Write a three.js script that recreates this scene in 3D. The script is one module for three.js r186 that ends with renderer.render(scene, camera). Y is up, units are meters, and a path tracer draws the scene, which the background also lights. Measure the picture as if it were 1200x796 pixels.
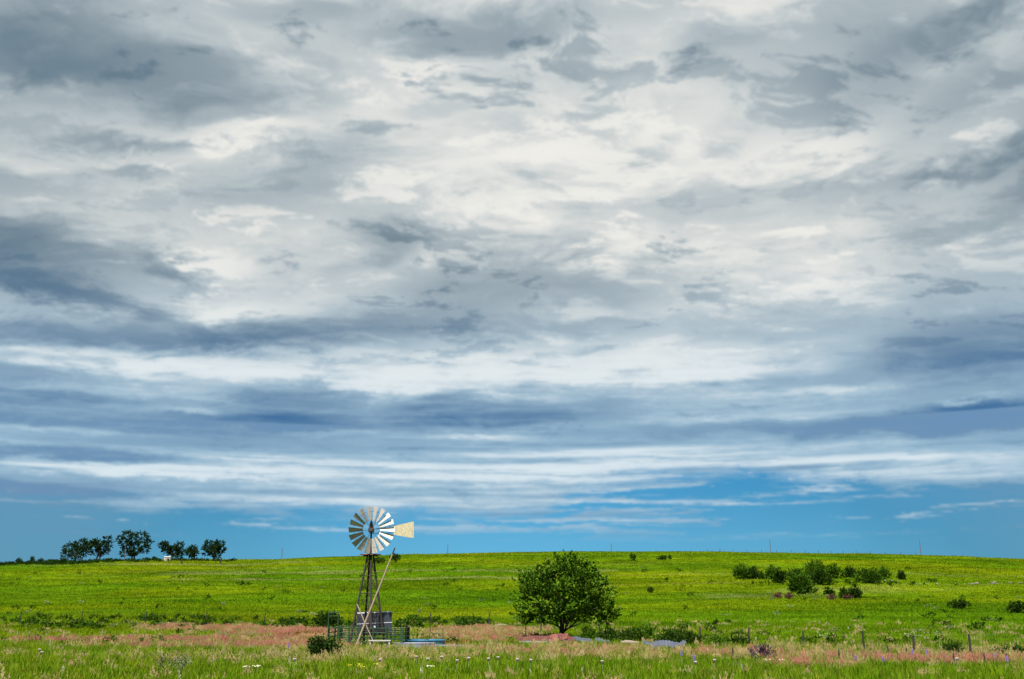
// Kansas-style pasture: a furled windmill in a small green pen, a round leafy tree, scrub and a long
// grassy rise under a broken layer of cloud.
import * as THREE from 'three';
import { mergeGeometries } from 'three/addons/utils/BufferGeometryUtils.js';

// ---------------------------------------------------------------- camera, exposure, sun, sky
const EYE = 2.2;
const camera = new THREE.PerspectiveCamera(38.18, 1200 / 796, 0.1, 20000);
camera.position.set(0, EYE, 0);
camera.rotation.x = THREE.MathUtils.degToRad(15.18);
const renderer = new THREE.WebGLRenderer({ antialias: true });
renderer.toneMapping = THREE.LinearToneMapping;
const EXPOSURE = 2.6;
renderer.toneMappingExposure = EXPOSURE;
renderer.shadowMap.enabled = true;
const scene = new THREE.Scene();

const sun = new THREE.DirectionalLight(new THREE.Color(1, 0.95, 0.87), 4.8);
sun.position.set(-35, 260, 45);
sun.target.position.set(0, 0, -90);
sun.castShadow = true;
sun.shadow.radius = 2.5;
sun.shadow.mapSize.set(4096, 4096);
Object.assign(sun.shadow.camera, { left: -260, right: 260, top: 260, bottom: -260, near: 1, far: 900 });
scene.add(sun, sun.target);

function rng(seed) {
  let a = seed >>> 0;
  return () => {
    a = (a + 0x6d2b79f5) >>> 0;
    let t = Math.imul(a ^ (a >>> 15), 1 | a);
    t = (t + Math.imul(t ^ (t >>> 7), 61 | t)) ^ t;
    return ((t ^ (t >>> 14)) >>> 0) / 4294967296;
  };
}
const clamp = (v, a = 0, b = 1) => (v < a ? a : v > b ? b : v);
const mix = (a, b, t) => a + (b - a) * t;
const smooth = (a, b, v) => { const t = clamp((v - a) / (b - a)); return t * t * (3 - 2 * t); };

// gradient noise on a 256 lattice, about -1 .. 1
const PERM = new Uint8Array(512), GX = new Float32Array(256), GY = new Float32Array(256);
{
  const r = rng(77), p = [...Array(256).keys()];
  for (let i = 255; i > 0; i--) { const j = Math.floor(r() * (i + 1)); [p[i], p[j]] = [p[j], p[i]]; }
  for (let i = 0; i < 512; i++) PERM[i] = p[i & 255];
  for (let i = 0; i < 256; i++) { const a = r() * Math.PI * 2; GX[i] = Math.cos(a); GY[i] = Math.sin(a); }
}
function noise(x, y) {
  const fx = Math.floor(x), fy = Math.floor(y), X = fx & 255, Y = fy & 255;
  x -= fx; y -= fy;
  const u = x * x * x * (x * (x * 6 - 15) + 10), v = y * y * y * (y * (y * 6 - 15) + 10);
  const A = PERM[X] + Y, B = PERM[X + 1] + Y;
  const a = PERM[A], b = PERM[B], c = PERM[A + 1], d = PERM[B + 1];
  const n0 = GX[a] * x + GY[a] * y, n1 = GX[b] * (x - 1) + GY[b] * y;
  const n2 = GX[c] * x + GY[c] * (y - 1), n3 = GX[d] * (x - 1) + GY[d] * (y - 1);
  const m = n0 + u * (n1 - n0);
  return 1.45 * (m + v * (n2 + u * (n3 - n2) - m));
}
function fbm(x, y, oct, gain = 0.5) {
  let s = 0, a = 1;
  for (let i = 0; i < oct; i++) { s += a * noise(x, y); x = x * 2.03 + 17.3; y = y * 2.03 - 9.1; a *= gain; }
  return s;
}

// The cloud layer: masses by azimuth, elevation (degrees), half width, half height, slope and weight
// (dark below zero, bright above), continued all round the sky by like masses at random.
const CLOUDS = [
  [-28.8,28.51,5.19,1.73,10,-0.62],[-22.6,27.99,7.02,1.36,13,-0.90],[-16.6,27.66,4.45,1.03,12,-0.60],[-30.7,29.73,3.81,2.12,0,-0.50],[-25.7,24.32,2.06,0.31,14,-0.50],[-21.4,25.04,1.94,0.32,8,-0.60],[-22.1,23.50,2.07,0.46,8,-0.62],[-28.6,21.54,3.96,0.97,0,-0.22],
  [-2.0,32.64,4.99,1.04,5,-0.85],[-13.9,33.12,3.23,0.74,10,-0.40],[-9.0,32.96,3.28,1.17,0,-0.25],[5.7,33.60,4.71,1.04,0,-0.28],[14.3,31.43,2.79,1.02,10,-0.42],[11.9,30.46,0.94,0.38,0,-0.55],[22.5,28.60,3.39,1.27,22,-0.45],[18.4,30.23,4.14,1.61,0,-0.25],
  [27.1,26.48,3.97,1.23,15,-0.38],[29.3,30.39,3.63,0.86,8,-1.00],[30.0,28.21,2.14,1.71,0,-0.30],[7.6,25.72,2.33,0.53,25,-0.50],[4.4,28.23,2.03,0.34,5,-0.35],[-4.4,28.60,2.42,0.43,10,-0.25],[20.3,26.25,1.20,0.28,5,-0.40],[27.5,22.78,3.99,0.84,10,-0.80],
  [24.9,22.65,1.18,0.63,0,-0.40],[20.6,22.37,2.79,0.42,5,-0.32],[26.2,19.67,2.92,0.45,5,-0.40],[12.9,26.05,0.96,0.53,0,-0.30],[-11.5,24.98,2.89,1.25,25,-0.38],[-15.7,22.23,4.30,0.86,5,-0.28],[-8.9,20.17,2.45,0.83,20,-0.70],[0.0,18.31,6.71,1.39,8,-0.65],
  [-5.2,18.74,3.96,0.99,12,-0.35],[6.0,17.73,2.97,0.89,8,-0.38],[-25.7,17.38,6.10,1.63,-8,-1.05],[-20.0,18.46,2.54,0.75,-12,-1.00],[-28.3,19.24,2.88,0.80,12,-0.70],[-24.5,16.16,4.79,0.68,-4,-0.85],[-21.2,14.24,10.26,0.65,3,-0.85],[-13.4,15.02,5.58,1.07,5,-0.75],
  [-7.5,16.14,5.43,0.79,3,-0.45],[1.6,15.97,5.97,0.50,0,-0.38],[-27.2,11.78,2.67,0.40,6,-0.50],[-25.6,10.89,3.83,0.23,0,-0.60],[-21.6,9.78,12.49,0.79,-2,-0.70],[-13.2,11.30,3.20,1.07,0,-0.75],[-8.0,10.41,9.34,0.84,3,-0.80],[1.5,10.90,6.45,0.74,0,-0.60],
  [7.0,9.64,4.92,0.59,0,-0.30],[23.4,9.57,7.31,0.69,2,-0.80],[27.3,9.80,2.66,0.71,0,-0.50],[14.8,9.69,5.76,0.43,0,-0.42],[26.3,13.13,4.27,1.53,-5,-0.75],[19.6,12.35,6.11,0.56,5,-0.28],[14.7,15.00,4.35,0.77,0,-0.22],[-25.3,7.77,6.72,0.31,0,-0.90],
  [-25.9,5.88,5.77,0.40,0,-0.90],[-16.6,8.56,7.60,0.24,0,-0.30],[-20.0,6.59,7.42,0.19,0,-0.30],[4.8,23.51,2.06,0.34,8,0.60],[0.0,24.22,4.67,1.48,0,0.30],[1.1,25.91,2.45,0.59,0,0.30],[-5.6,30.75,2.15,0.67,0,0.35],[-17.0,26.04,2.45,0.56,10,0.50],
  [8.7,26.37,2.90,0.77,15,0.42],[-19.3,16.54,6.61,0.85,-3,0.50],[-17.6,18.70,1.90,0.95,-20,0.50],[-23.3,12.84,6.89,0.83,0,0.50],[-13.6,13.12,9.21,0.68,0,0.30],[-0.5,13.83,10.45,1.19,0,0.50],[-8.1,12.22,4.43,0.44,0,0.40],[6.1,13.02,7.42,0.64,0,0.30],
  [12.6,13.76,5.35,1.46,0,0.30],[15.9,25.04,5.21,1.04,0,0.30],[18.5,23.66,2.11,0.38,10,0.45],[-10.8,26.70,7.21,1.92,0,0.20],[10.0,20.26,5.87,1.22,0,0.25],[19.2,18.07,5.66,1.23,0,0.22],[26.9,10.55,1.42,0.18,0,0.70],[18.2,11.69,4.02,0.28,0,0.45],
  [-10.9,9.49,3.41,0.19,0,0.60],[5.0,7.87,8.37,0.79,0,0.35],[19.2,7.32,9.34,0.75,0,0.35],[-12.3,7.38,7.72,0.68,0,0.35],[-23.9,7.04,5.88,0.36,0,0.35],[-27.6,26.48,3.08,0.40,14,0.35],[25.4,29.02,2.21,0.62,10,0.30],[2.0,7.16,5.91,0.49,0,0.25],
  [-17.6,10.50,2.84,0.19,0,0.35],[-30.8,30.33,9.29,5.49,20,-0.40],[30.7,29.53,9.75,5.93,-20,-0.45],[28.2,12.02,6.62,4.86,0,-0.30],[-28.3,12.46,4.86,6.18,0,-0.20],[28.1,17.84,5.76,2.66,0,-0.20],[-22.9,8.97,4.12,0.14,0,0.40],[-2.0,9.71,3.96,0.15,0,0.35],  // widest dark masses here paint vignette-like darkening at sides and corners into the cloud
  [-17.1,9.58,2.37,0.14,0,0.30],[-25.5,10.13,2.25,0.13,0,0.35],
];
function makeSky() {
  const W = 4096, H = 2048, data = new Float32Array(W * H * 4), R = Math.PI / 180;
  const r = rng(4321), masses = CLOUDS.slice();
  const darks = CLOUDS.filter((c) => c[5] < 0).length;
  for (let k = 0; k < 620; k++) {
    const el = 4 + 84 * Math.pow(r(), 1.5), span = 1 / Math.max(0.2, Math.cos(el * R));
    const az = r() * 360 - 180;
    if (Math.abs(az) < 33 && el < 37) continue;
    if (r() > Math.cos(el * R) + 0.1) continue;
    const flat = smooth(4, 22, el), bright = r() < 1 - darks / CLOUDS.length;
    masses.push([az, el, (2 + 6 * r()) * mix(1.3, 1, flat) * span, mix(0.3, 1.5, flat) * (0.6 + r()), (r() - 0.3) * 20 * flat, (bright ? 0.4 : -0.55) * (0.6 + 0.7 * r())]);
  }
  // lower rim of the layer by azimuth: elevation, brightness of the air below with side vignetting painted in, wisps in it
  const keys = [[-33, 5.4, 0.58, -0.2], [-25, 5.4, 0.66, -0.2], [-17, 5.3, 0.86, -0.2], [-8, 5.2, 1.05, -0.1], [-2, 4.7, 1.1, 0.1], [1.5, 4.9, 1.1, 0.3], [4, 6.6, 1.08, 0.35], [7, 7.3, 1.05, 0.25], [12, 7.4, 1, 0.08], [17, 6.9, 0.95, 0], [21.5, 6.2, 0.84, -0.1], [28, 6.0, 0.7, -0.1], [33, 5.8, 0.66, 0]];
  for (let az = 38; az < 322; az += 5) keys.push([az, 4.8 + 2.6 * r(), 0.62 + 0.46 * r(), 0.45 * r() - 0.1]);
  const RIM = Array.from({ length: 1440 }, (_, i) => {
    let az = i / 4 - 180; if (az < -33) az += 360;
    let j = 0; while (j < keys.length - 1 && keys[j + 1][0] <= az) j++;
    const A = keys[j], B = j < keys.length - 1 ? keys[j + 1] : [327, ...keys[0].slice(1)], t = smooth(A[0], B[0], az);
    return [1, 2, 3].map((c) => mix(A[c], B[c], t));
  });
  // masses are summed on a coarse grid of whole pixels through noise-bent coordinates
  const rowOf = (el) => ((el + 90) / 180) * H, cells = [];
  const prepared = masses.map(([az, el, rx, ry, rot, amp]) => {
    const c = Math.cos(-rot * R), s = Math.sin(-rot * R), reach = Math.max(rx, ry) * 2.1 + 2;
    return { az, el, rx, ry, c, s, amp, reach, vertical: Math.max(ry * 2.1, rx * 2.1 * Math.abs(s)) + 2 };
  });
  for (let row = H / 2; row < H; row++) {
    const el = ((row + 0.5) / H - 0.5) * 180, near = prepared.filter((m) => Math.abs(m.el - el) < m.vertical);
    const bins = Array.from({ length: 72 }, () => []);
    const cosEl = Math.cos(el * R), dy = Math.sin(el * R);
    for (const m of near) {
      const w = m.reach / Math.max(0.12, cosEl);
      for (let b = 0; b < 72; b++) {
        let d = Math.abs(b * 5 - 177.5 - m.az); if (d > 180) d = 360 - d;
        if (d < w + 3) bins[b].push(m);
      }
    }
    const k = 1 / (dy + 0.1);
    const high = smooth(8, 21, el), streak = 1 - smooth(8, 16, el);
    for (let col = 0; col < W; col++) {
      const az = ((col + 0.5) / W - 0.5) * 360 + 90, azn = az > 180 ? az - 360 : az;
      const qx = Math.sin(az * R) * cosEl * k, qz = -Math.cos(az * R) * cosEl * k;
      // bend
      const wx = fbm(qx * 2.2 + 5.2, qz * 2.2 + 1.3, 4, 0.5), wz = fbm(qx * 2.2 - 7.7, qz * 2.2 + 9.4, 4, 0.5);
      const fine = fbm(qx * 4.2 + wx * 0.3, qz * 6.4 + wz * 0.35, 6, 0.66);
      const broad = fbm(qx * 1.3 + wx * 0.3 + 31, qz * 1.7 + wz * 0.3 - 12, 3, 0.5);
      const lines = fbm(azn * 0.04 + wz * 0.12, el * 1.5 + wx * 0.16 + azn * 0.006, 5, 0.66);
      const scud = fbm(qx * 3.1 + wx * 0.22 - 40, qz * 5.2 + wz * 0.25 + 23, 6, 0.67), patch = smooth(-0.35, 0.5, noise(qx * 1.9 + 61, qz * 1.9 + 17));
      let S = mix(0.55, 0.655, high) + mix(0.05, 0.10, high) * broad + mix(0.05, 0.11, high) * fine + 0.24 * streak * lines;
      S += (0.26 * smooth(0.25, 0.9, -scud) * (1 - 0.4 * patch) - 0.42 * smooth(0.28, 0.8, scud) * mix(0.35, 1, patch)) * mix(0.3, 1, high);
      const ba = azn + wx * 1.5 + fine * 0.8, be = el + (wz * 0.7 + fine * 0.75) * mix(0.2, 1, high);
      const grain = 1 + 0.28 * fine + 0.95 * streak * lines;
      for (const m of bins[Math.min(71, Math.floor((azn + 180) / 5))]) {
        let da = ba - m.az; if (da > 180) da -= 360; else if (da < -180) da += 360;
        da *= cosEl;
        const de = be - m.el, u = (da * m.c - de * m.s) / m.rx, v = (da * m.s + de * m.c) / m.ry, d = u * u + v * v;
        if (d < 4.4) { const e = Math.exp(-0.75 * Math.pow(d, 1.5)); S += m.amp * 0.56 * e * grain; }
      }
      if (S < 0.42) S = 0.42 * Math.exp((S - 0.42) / 0.7);
      if (S > 0.8) S = 1 - 0.2 * Math.exp((0.8 - S) / 0.2);
      S = clamp(S);
      // colour of the layer: slate, grey, cream; lower down more air lies in front of it
      const t0 = smooth(0, 0.55, S), t1 = smooth(0.45, 1, S);
      const lo = [mix(0.016, 0.31, t0), mix(0.12, 0.485, t0), mix(0.31, 0.63, t0)];
      const hi = [mix(0.085, 0.46, t0), mix(0.16, 0.525, t0), mix(0.225, 0.555, t0)];
      const warm = [0.86, 0.85, 0.805], pale = [0.70, 0.80, 0.86];
      // clear air
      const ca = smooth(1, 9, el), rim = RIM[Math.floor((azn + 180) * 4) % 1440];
      const air = [mix(0.125, 0.045, ca), mix(0.43, 0.28, ca), mix(0.66, 0.55, ca)];
      // how much cloud covers the air: an edge that lowers and rises round the sky, with thin streaks below it
      const edge = rim[0] + 0.4 * wz + 0.25 * fine + 0.3 * noise(azn * 0.21, 8.5);
      const wisps = smooth(0.05, 0.7, fbm(azn * 0.10 + wx * 0.25, el * 2.0 + wz * 0.3, 5, 0.6) + rim[2]) * smooth(3.2, 4.8, el) * (1 - smooth(8.5, 10, el));
      const cover = clamp(Math.max(smooth(edge - 0.5, edge + 0.6, el), 0.85 * wisps));
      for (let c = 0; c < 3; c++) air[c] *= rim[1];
      const at = (row * W + col) * 4;
      for (let c = 0; c < 3; c++) {
        const cloud = mix(mix(lo[c], hi[c], high), mix(pale[c], warm[c], high), t1);
        data[at + c] = mix(air[c], cloud, cover) / EXPOSURE;
      }
      data[at + 3] = 1;
    }
  }
  // below the horizon: the colour of sunlit pasture
  for (let i = 0; i < (W * H) / 2; i++) { data[i * 4] = 0.12; data[i * 4 + 1] = 0.17; data[i * 4 + 2] = 0.05; data[i * 4 + 3] = 1; }
  const t = new THREE.DataTexture(data, W, H, THREE.RGBAFormat, THREE.FloatType);
  t.mapping = THREE.EquirectangularReflectionMapping;
  t.magFilter = t.minFilter = THREE.LinearFilter;
  t.needsUpdate = true;
  return t;
}
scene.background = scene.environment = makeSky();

// ---------------------------------------------------------------- terrain
// Flat meadow near the road, then a long rise to a rounded crest about 440 m off. D is the distance north.
const RISE = [[-400, 0], [60, 0], [92, 0.2], [150, 1.7], [190, 3.4], [230, 5.6], [300, 11.0], [360, 16.7], [400, 20.7], [440, 24.0], [480, 25.7], [520, 26.1], [600, 24], [800, 14], [1500, 3], [3000, 0], [9000, -6]];
const SLOPES = RISE.map((p, i) => {
  if (!i || i === RISE.length - 1) return 0;
  const a = (p[1] - RISE[i - 1][1]) / (p[0] - RISE[i - 1][0]), b = (RISE[i + 1][1] - p[1]) / (RISE[i + 1][0] - p[0]);
  return a * b <= 0 ? 0 : (2 * a * b) / (a + b);
});
function riseAt(D) {
  let i = 0;
  while (i < RISE.length - 2 && RISE[i + 1][0] < D) i++;
  const [x0, y0] = RISE[i], [x1, y1] = RISE[i + 1], w = x1 - x0, t = clamp((D - x0) / w), t2 = t * t, t3 = t2 * t;
  return (2 * t3 - 3 * t2 + 1) * y0 + (t3 - 2 * t2 + t) * w * SLOPES[i] + (-2 * t3 + 3 * t2) * y1 + (t3 - t2) * w * SLOPES[i + 1];
}
// the crest, metres above the average one, by metres east
const CREST = [[-900, -16], [-420, -7.5], [-230, -4.5], [-190, -3.3], [-150, -2.5], [-113, -2.5], [-75, -1.3], [-38, -0.2], [0, 0.5], [38, 0.9], [75, 0.9], [113, 0.5], [150, 0.1], [188, -0.9], [207, -1.8], [230, -2.3], [420, -4], [900, -9]];
function crestAt(x) {
  let i = 0;
  while (i < CREST.length - 2 && CREST[i + 1][0] < x) i++;
  const t = clamp((x - CREST[i][0]) / (CREST[i + 1][0] - CREST[i][0]));
  return mix(CREST[i][1], CREST[i + 1][1], t * t * (3 - 2 * t));
}
function groundY(x, z) {
  const D = -z;
  let h = riseAt(D) + crestAt(x) * smooth(170, 440, D);
  h += (0.8 * noise(x / 60 + 3.3, D / 45) + 0.42 * noise(x / 21, D / 15 + 5) + 0.14 * noise(x / 8 + 2, D / 6)) * smooth(75, 170, D) * (1 - smooth(330, 420, D) * 0.6);
  h += 0.05 * noise(x / 5, D / 5 + 40) * smooth(10, 30, D);
  // the draw that the scrub grows in
  const g = Math.abs(D - (228 + 12 * Math.sin(x / 17))) / 13, along = smooth(44, 62, x) * (1 - smooth(92, 112, x));
  h -= 1.1 * along * Math.exp(-g * g);
  return h;
}

// what grows where: base colour (linear) of the sward at a place
const inBand = (v, a, b, soft) => smooth(a - soft, a + soft, v) * (1 - smooth(b - soft, b + soft, v));
// patches of pinkish seeding grass: east, north, half width, half depth, strength
const PINK = [[-23.5, 61, 6, 2.3, 0.95], [-16.5, 61.5, 4.5, 1.9, 0.9], [-18, 53, 4, 2.2, 0.5], [-12, 52.5, 5, 3.2, 0.9], [-24, 86, 8, 4, 0.75], [-17, 77, 4, 6, 0.9], [-29, 92, 6, 3, 0.7], [-13.5, 71, 2.5, 6, 0.5], [-3, 84, 4, 6, 0.7], [0, 83, 3.5, 4, 0.6], [-3, 75, 4, 6, 0.5], [-2.6, 62, 2.8, 4, 0.5], [0.4, 70, 2, 6, 0.5], [5.5, 44, 4, 1.8, 0.5], [9.5, 44, 3.4, 2, 0.6], [2, 47, 4, 3, 0.45], [13, 40.5, 4, 2, 0.55], [17.5, 38.5, 5, 1.5, 0.9], [10.5, 36, 2, 1.2, 0.6], [22, 36.5, 4, 1.8, 0.8]];
function pinkAt(x, D) {
  let p = 0;
  const n = 0.7 * noise(x / 4.2 + 3, D / 3.1) + 0.5 * noise(x / 1.7, D / 1.6) + 0.35 * noise(x / 0.6 + 9, D / 0.7);
  for (const [cx, cd, rx, rd, s] of PINK) {
    const u = (x - cx) / rx, v = (D - cd) / rd, q = u * u + v * v;
    if (q < 3) p = Math.max(p, s * smooth(1.15, 0.45, q + n * 1.25));
  }
  return p;
}
function strawAt(x, D) {
  const n = noise(x / 3.1 + 7, D / 3.7) * 0.6 + noise(x / 1.1, D / 1.2 + 3) * 0.4;
  const near = inBand(D + 4 * noise(x / 9, 2.2) + 0.05 * Math.abs(x), 38.5, 52, 3.2) * mix(0.03, 0.8, smooth(-21, -8, x));
  return clamp(near * smooth(-0.6, 0.5, n) * 0.75 + 0.1 * smooth(-0.1, 0.6, n) * (1 - smooth(36, 42, D)) + 0.4 * inBand(D, 54, 88, 5) * smooth(0.15, 0.7, n) * smooth(-40, -20, x));
}
// pale dry streaks on the rise: east, north, half length, half depth, strength
const PALE = [[-58, 322, 60, 9, 0.55], [-40, 285, 55, 5, 0.75], [-95, 345, 40, 6, 0.5], [-130, 395, 60, 7, 0.5], [10, 318, 30, 3, 0.5], [70, 268, 22, 3, 0.5], [55, 205, 16, 7, 0.4], [80, 232, 20, 8, 0.3], [-42, 218, 9, 1.6, 0.7], [90, 300, 60, 4, 0.25], [118, 246, 24, 3, 0.3], [35, 250, 20, 2, 0.4], [-170, 300, 40, 3, 0.35], [30, 345, 60, 3, 0.2]];
function paleAt(x, D) {
  let p = 0;
  const n = fbm(x / 16, D / 6, 3);
  for (const [cx, cd, rx, rd, s] of PALE) {
    const u = (x - cx) / rx, v = (D - cd - 4 * noise(x / 40, cd)) / rd, q = u * u + v * v;
    if (q < 3.5) p = Math.max(p, s * smooth(1.5, 0.1, q + n * 1.3 + 0.5 * noise(x / 3, D / 2)) * 0.8);
  }
  return p;
}
function swardColor(x, z, out) {
  const D = -z;
  const m = noise(x / 34 + 1.7, D / 22) * 0.6 + noise(x / 11, D / 6 + 2) * 0.4, f = noise(x / 2.4 + 3, D / 2.0);
  const rough = fbm(x / 42 + 2.2, D / 19 - 4, 3), yellower = smooth(-0.5, 0.6, noise(x / 85 + 9, D / 60 + 1.2) + 0.3 * m);  // broad noise patches of yellower grass
  let r = mix(0.066, 0.112, yellower), g = mix(0.134, 0.156, yellower), b = 0.003;
  const k = Math.max(0.45, 1 + 0.3 * m + 0.2 * f + 0.32 * rough + 0.14 * noise(x / 6 + 8, D / 5));
  r *= k * (1 + 0.2 * m); g *= k; b *= k;
  const dull = smooth(0.1, 0.8, noise(x / 46 - 4, D / 26 + 8) + 0.35 * f) * 0.6;
  r = mix(r, 0.05, dull); g = mix(g, 0.10, dull);
  const s = strawAt(x, D);
  r = mix(r, 0.19, s * 0.5); g = mix(g, 0.165, s * 0.5); b = mix(b, 0.04, s * 0.5);
  const p = D < 105 ? pinkAt(x, D) : 0;
  r = mix(r, 0.24, p * 0.8); g = mix(g, 0.115, p * 0.8); b = mix(b, 0.07, p * 0.8);
  const w = D > 150 ? paleAt(x, D) : 0;
  r = mix(r, 0.20, w); g = mix(g, 0.20, w); b = mix(b, 0.075, w);
  // bare red soil by the water tank and on the cattle tread
  const q = ((x + 3.9) / 2.4) ** 2 + ((D - 58) / 4) ** 2 + 0.7 * f;
  const bare = smooth(1.3, 0.5, q) + 0.7 * smooth(1.2, 0.5, ((x + 15) / 2.5) ** 2 + ((D - 74) / 6) ** 2 + 0.9 * f);
  r = mix(r, 0.26, clamp(bare)); g = mix(g, 0.11, clamp(bare)); b = mix(b, 0.05, clamp(bare));
  out[0] = r; out[1] = g; out[2] = b; out.bare = clamp(bare); out.straw = s; out.pink = p; out.pale = w;
  return out;
}

function noiseTexture(size, fn, srgb = true) {
  const data = new Uint8Array(size * size * 4);
  for (let y = 0; y < size; y++) for (let x = 0; x < size; x++) {
    const c = fn(x / size, y / size), at = (y * size + x) * 4;
    for (let k = 0; k < 3; k++) data[at + k] = clamp(c[k]) * 255;
    data[at + 3] = 255;
  }
  const t = new THREE.DataTexture(data, size, size);
  t.wrapS = t.wrapT = THREE.RepeatWrapping;
  t.magFilter = THREE.LinearFilter; t.minFilter = THREE.LinearMipmapLinearFilter; t.generateMipmaps = true;
  if (srgb) t.colorSpace = THREE.SRGBColorSpace;
  t.needsUpdate = true;
  return t;
}
// noise that closes on itself after n cells
function loopNoise(u, v, n) {
  const a = noise(u * n, v * n), b = noise(u * n - n, v * n), c = noise(u * n, v * n - n), d = noise(u * n - n, v * n - n);
  return mix(mix(a, b, u), mix(c, d, u), v);
}
const loopFbm = (u, v, n, o) => { let s = 0, a = 1; for (let i = 0; i < o; i++) { s += a * loopNoise(u, v, n); n *= 2; a *= 0.6; } return s; };
const TEX = {
  turf: noiseTexture(512, (u, v) => { const n = 0.78 + 0.2 * loopFbm(u, v, 12, 5); return [n, n, n * 0.95]; }),
  wood: noiseTexture(256, (u, v) => { const n = 0.66 + 0.16 * loopFbm(u, v * 0.999, 6, 2) + 0.16 * noise(u * 60, v * 3); return [n, n * 0.96, n * 0.92]; }),
  zinc: noiseTexture(256, (u, v) => { const n = 0.86 + 0.07 * loopFbm(u, v, 9, 4), r = smooth(0.1, 0.9, loopFbm(u + 0.3, v, 5, 5)) * 0.55; return [mix(n, 0.62, r), mix(n, 0.47, r), mix(n * 0.99, 0.36, r)]; }),
  vane: noiseTexture(256, (u, v) => { const n = 0.9 + 0.06 * loopFbm(u, v, 7, 4), r = smooth(0.0, 0.9, loopFbm(u, v + 0.5, 11, 5)) * 0.55; return [mix(n, 0.66, r), mix(n * 0.97, 0.58, r), mix(n * 0.86, 0.42, r)]; }),
  rust: noiseTexture(256, (u, v) => { const n = loopFbm(u, v, 5, 5); return [0.72 + 0.16 * n, 0.42 + 0.18 * n, 0.36 + 0.16 * n]; }),
  paint: noiseTexture(128, (u, v) => { const n = 0.85 + 0.12 * loopFbm(u, v, 6, 4); return [n, n, n]; }),
};
function repeated(t, a, b) { const c = t.clone(); c.repeat.set(a, b); c.needsUpdate = true; return c; }
const rgb = (r, g, b) => new THREE.Color().setRGB(r, g, b);
const std = (color, roughness, extra = {}) => new THREE.MeshStandardMaterial({ color, roughness, metalness: 0, ...extra });
const leafy = (color, extra = {}) => new THREE.MeshPhysicalMaterial({ color, roughness: 0.75, metalness: 0, specularIntensity: 0.2, transmission: 0.25, thickness: 0, side: THREE.DoubleSide, ...extra });
const M = {
  ground: new THREE.MeshPhysicalMaterial({ color: rgb(1, 1, 1), roughness: 1, specularIntensity: 0, vertexColors: true, map: TEX.turf, bumpMap: TEX.turf, bumpScale: 0.03 }),
  grass: leafy(rgb(1, 1, 1), { roughness: 0.9, specularIntensity: 0 }),
  leaf: leafy(rgb(1, 1, 1), { vertexColors: true, roughness: 0.7, specularIntensity: 0.06, transmission: 0.18 }),
  bark: std(rgb(0.05, 0.04, 0.033), 0.95, { map: TEX.wood }),
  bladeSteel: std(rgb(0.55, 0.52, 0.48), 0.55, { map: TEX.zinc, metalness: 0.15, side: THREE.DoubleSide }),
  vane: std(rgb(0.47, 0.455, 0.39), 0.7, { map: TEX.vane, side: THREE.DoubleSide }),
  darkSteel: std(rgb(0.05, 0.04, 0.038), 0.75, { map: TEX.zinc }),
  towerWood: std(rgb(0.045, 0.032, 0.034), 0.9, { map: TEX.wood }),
  greyWood: std(rgb(0.42, 0.37, 0.31), 0.9, { map: TEX.wood }),
  paleWood: std(rgb(0.38, 0.31, 0.22), 0.85, { map: TEX.wood }),
  rustyWood: std(rgb(0.40, 0.13, 0.06), 0.9, { map: TEX.wood }),
  green: std(rgb(0.004, 0.045, 0.008), 0.8, { map: TEX.paint }),
  panelGlass: std(rgb(0.026, 0.03, 0.04), 0.3),
  panelFrame: std(rgb(0.55, 0.57, 0.60), 0.4, { metalness: 0.3 }),
  blue: std(rgb(0.015, 0.15, 0.30), 0.45, { map: TEX.paint }),
  water: new THREE.MeshPhysicalMaterial({ color: rgb(0.02, 0.08, 0.12), roughness: 0.05 }),
  lilac: std(rgb(0.20, 0.20, 0.29), 0.6, { map: TEX.zinc }),
  purple: std(rgb(0.10, 0.075, 0.16), 0.6, { map: TEX.paint }),
  rust: std(rgb(0.25, 0.21, 0.22), 0.85, { map: TEX.rust, side: THREE.DoubleSide }),
  rustDark: std(rgb(0.15, 0.10, 0.115), 0.85, { map: TEX.rust, side: THREE.DoubleSide }),
  greySheet: std(rgb(0.075, 0.09, 0.135), 0.55, { map: TEX.zinc, metalness: 0.25, side: THREE.DoubleSide }),
  maroon: std(rgb(0.13, 0.05, 0.06), 0.7, { map: TEX.paint }),
  post: std(rgb(0.03, 0.027, 0.025), 0.9, { map: TEX.wood }),
  poleWood: std(rgb(0.20, 0.16, 0.14), 0.9, { map: TEX.wood }),
  white: std(rgb(0.50, 0.46, 0.43), 0.7, { map: TEX.paint }),
  stone: std(rgb(0.22, 0.205, 0.17), 0.95, { map: TEX.turf }),
};

// ---------------------------------------------------------------- helpers
const taken = new Map();
function numbered(name) {
  const n = taken.get(name) ?? 0; taken.set(name, n + 1);
  return n ? name + '_' + String(n).padStart(3, '0') : name;
}
function tag(o, label, category, group, kind) {
  Object.assign(o.userData, { label });
  if (category) o.userData.category = category;
  if (group) o.userData.group = group;
  if (kind) o.userData.kind = kind;
  return o;
}
function thing(name, label, category, x, z, turn = 0, group, sink = 0) {
  const o = new THREE.Group();
  o.name = numbered(name); o.position.set(x, groundY(x, z) - sink, z); o.rotation.y = turn;
  scene.add(o);
  return tag(o, label, category, group);
}
function part(name, geos, material, parent, label) {
  const list = [].concat(geos);
  const m = new THREE.Mesh(list.length > 1 ? mergeGeometries(list.map((g) => (g.index ? g.toNonIndexed() : g))) : list[0], material);
  m.name = name; m.castShadow = m.receiveShadow = true;
  if (label) m.userData.label = label;
  parent.add(m);
  return m;
}
const V = (x, y, z) => new THREE.Vector3(x, y, z);
const UPY = V(0, 1, 0);
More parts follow.
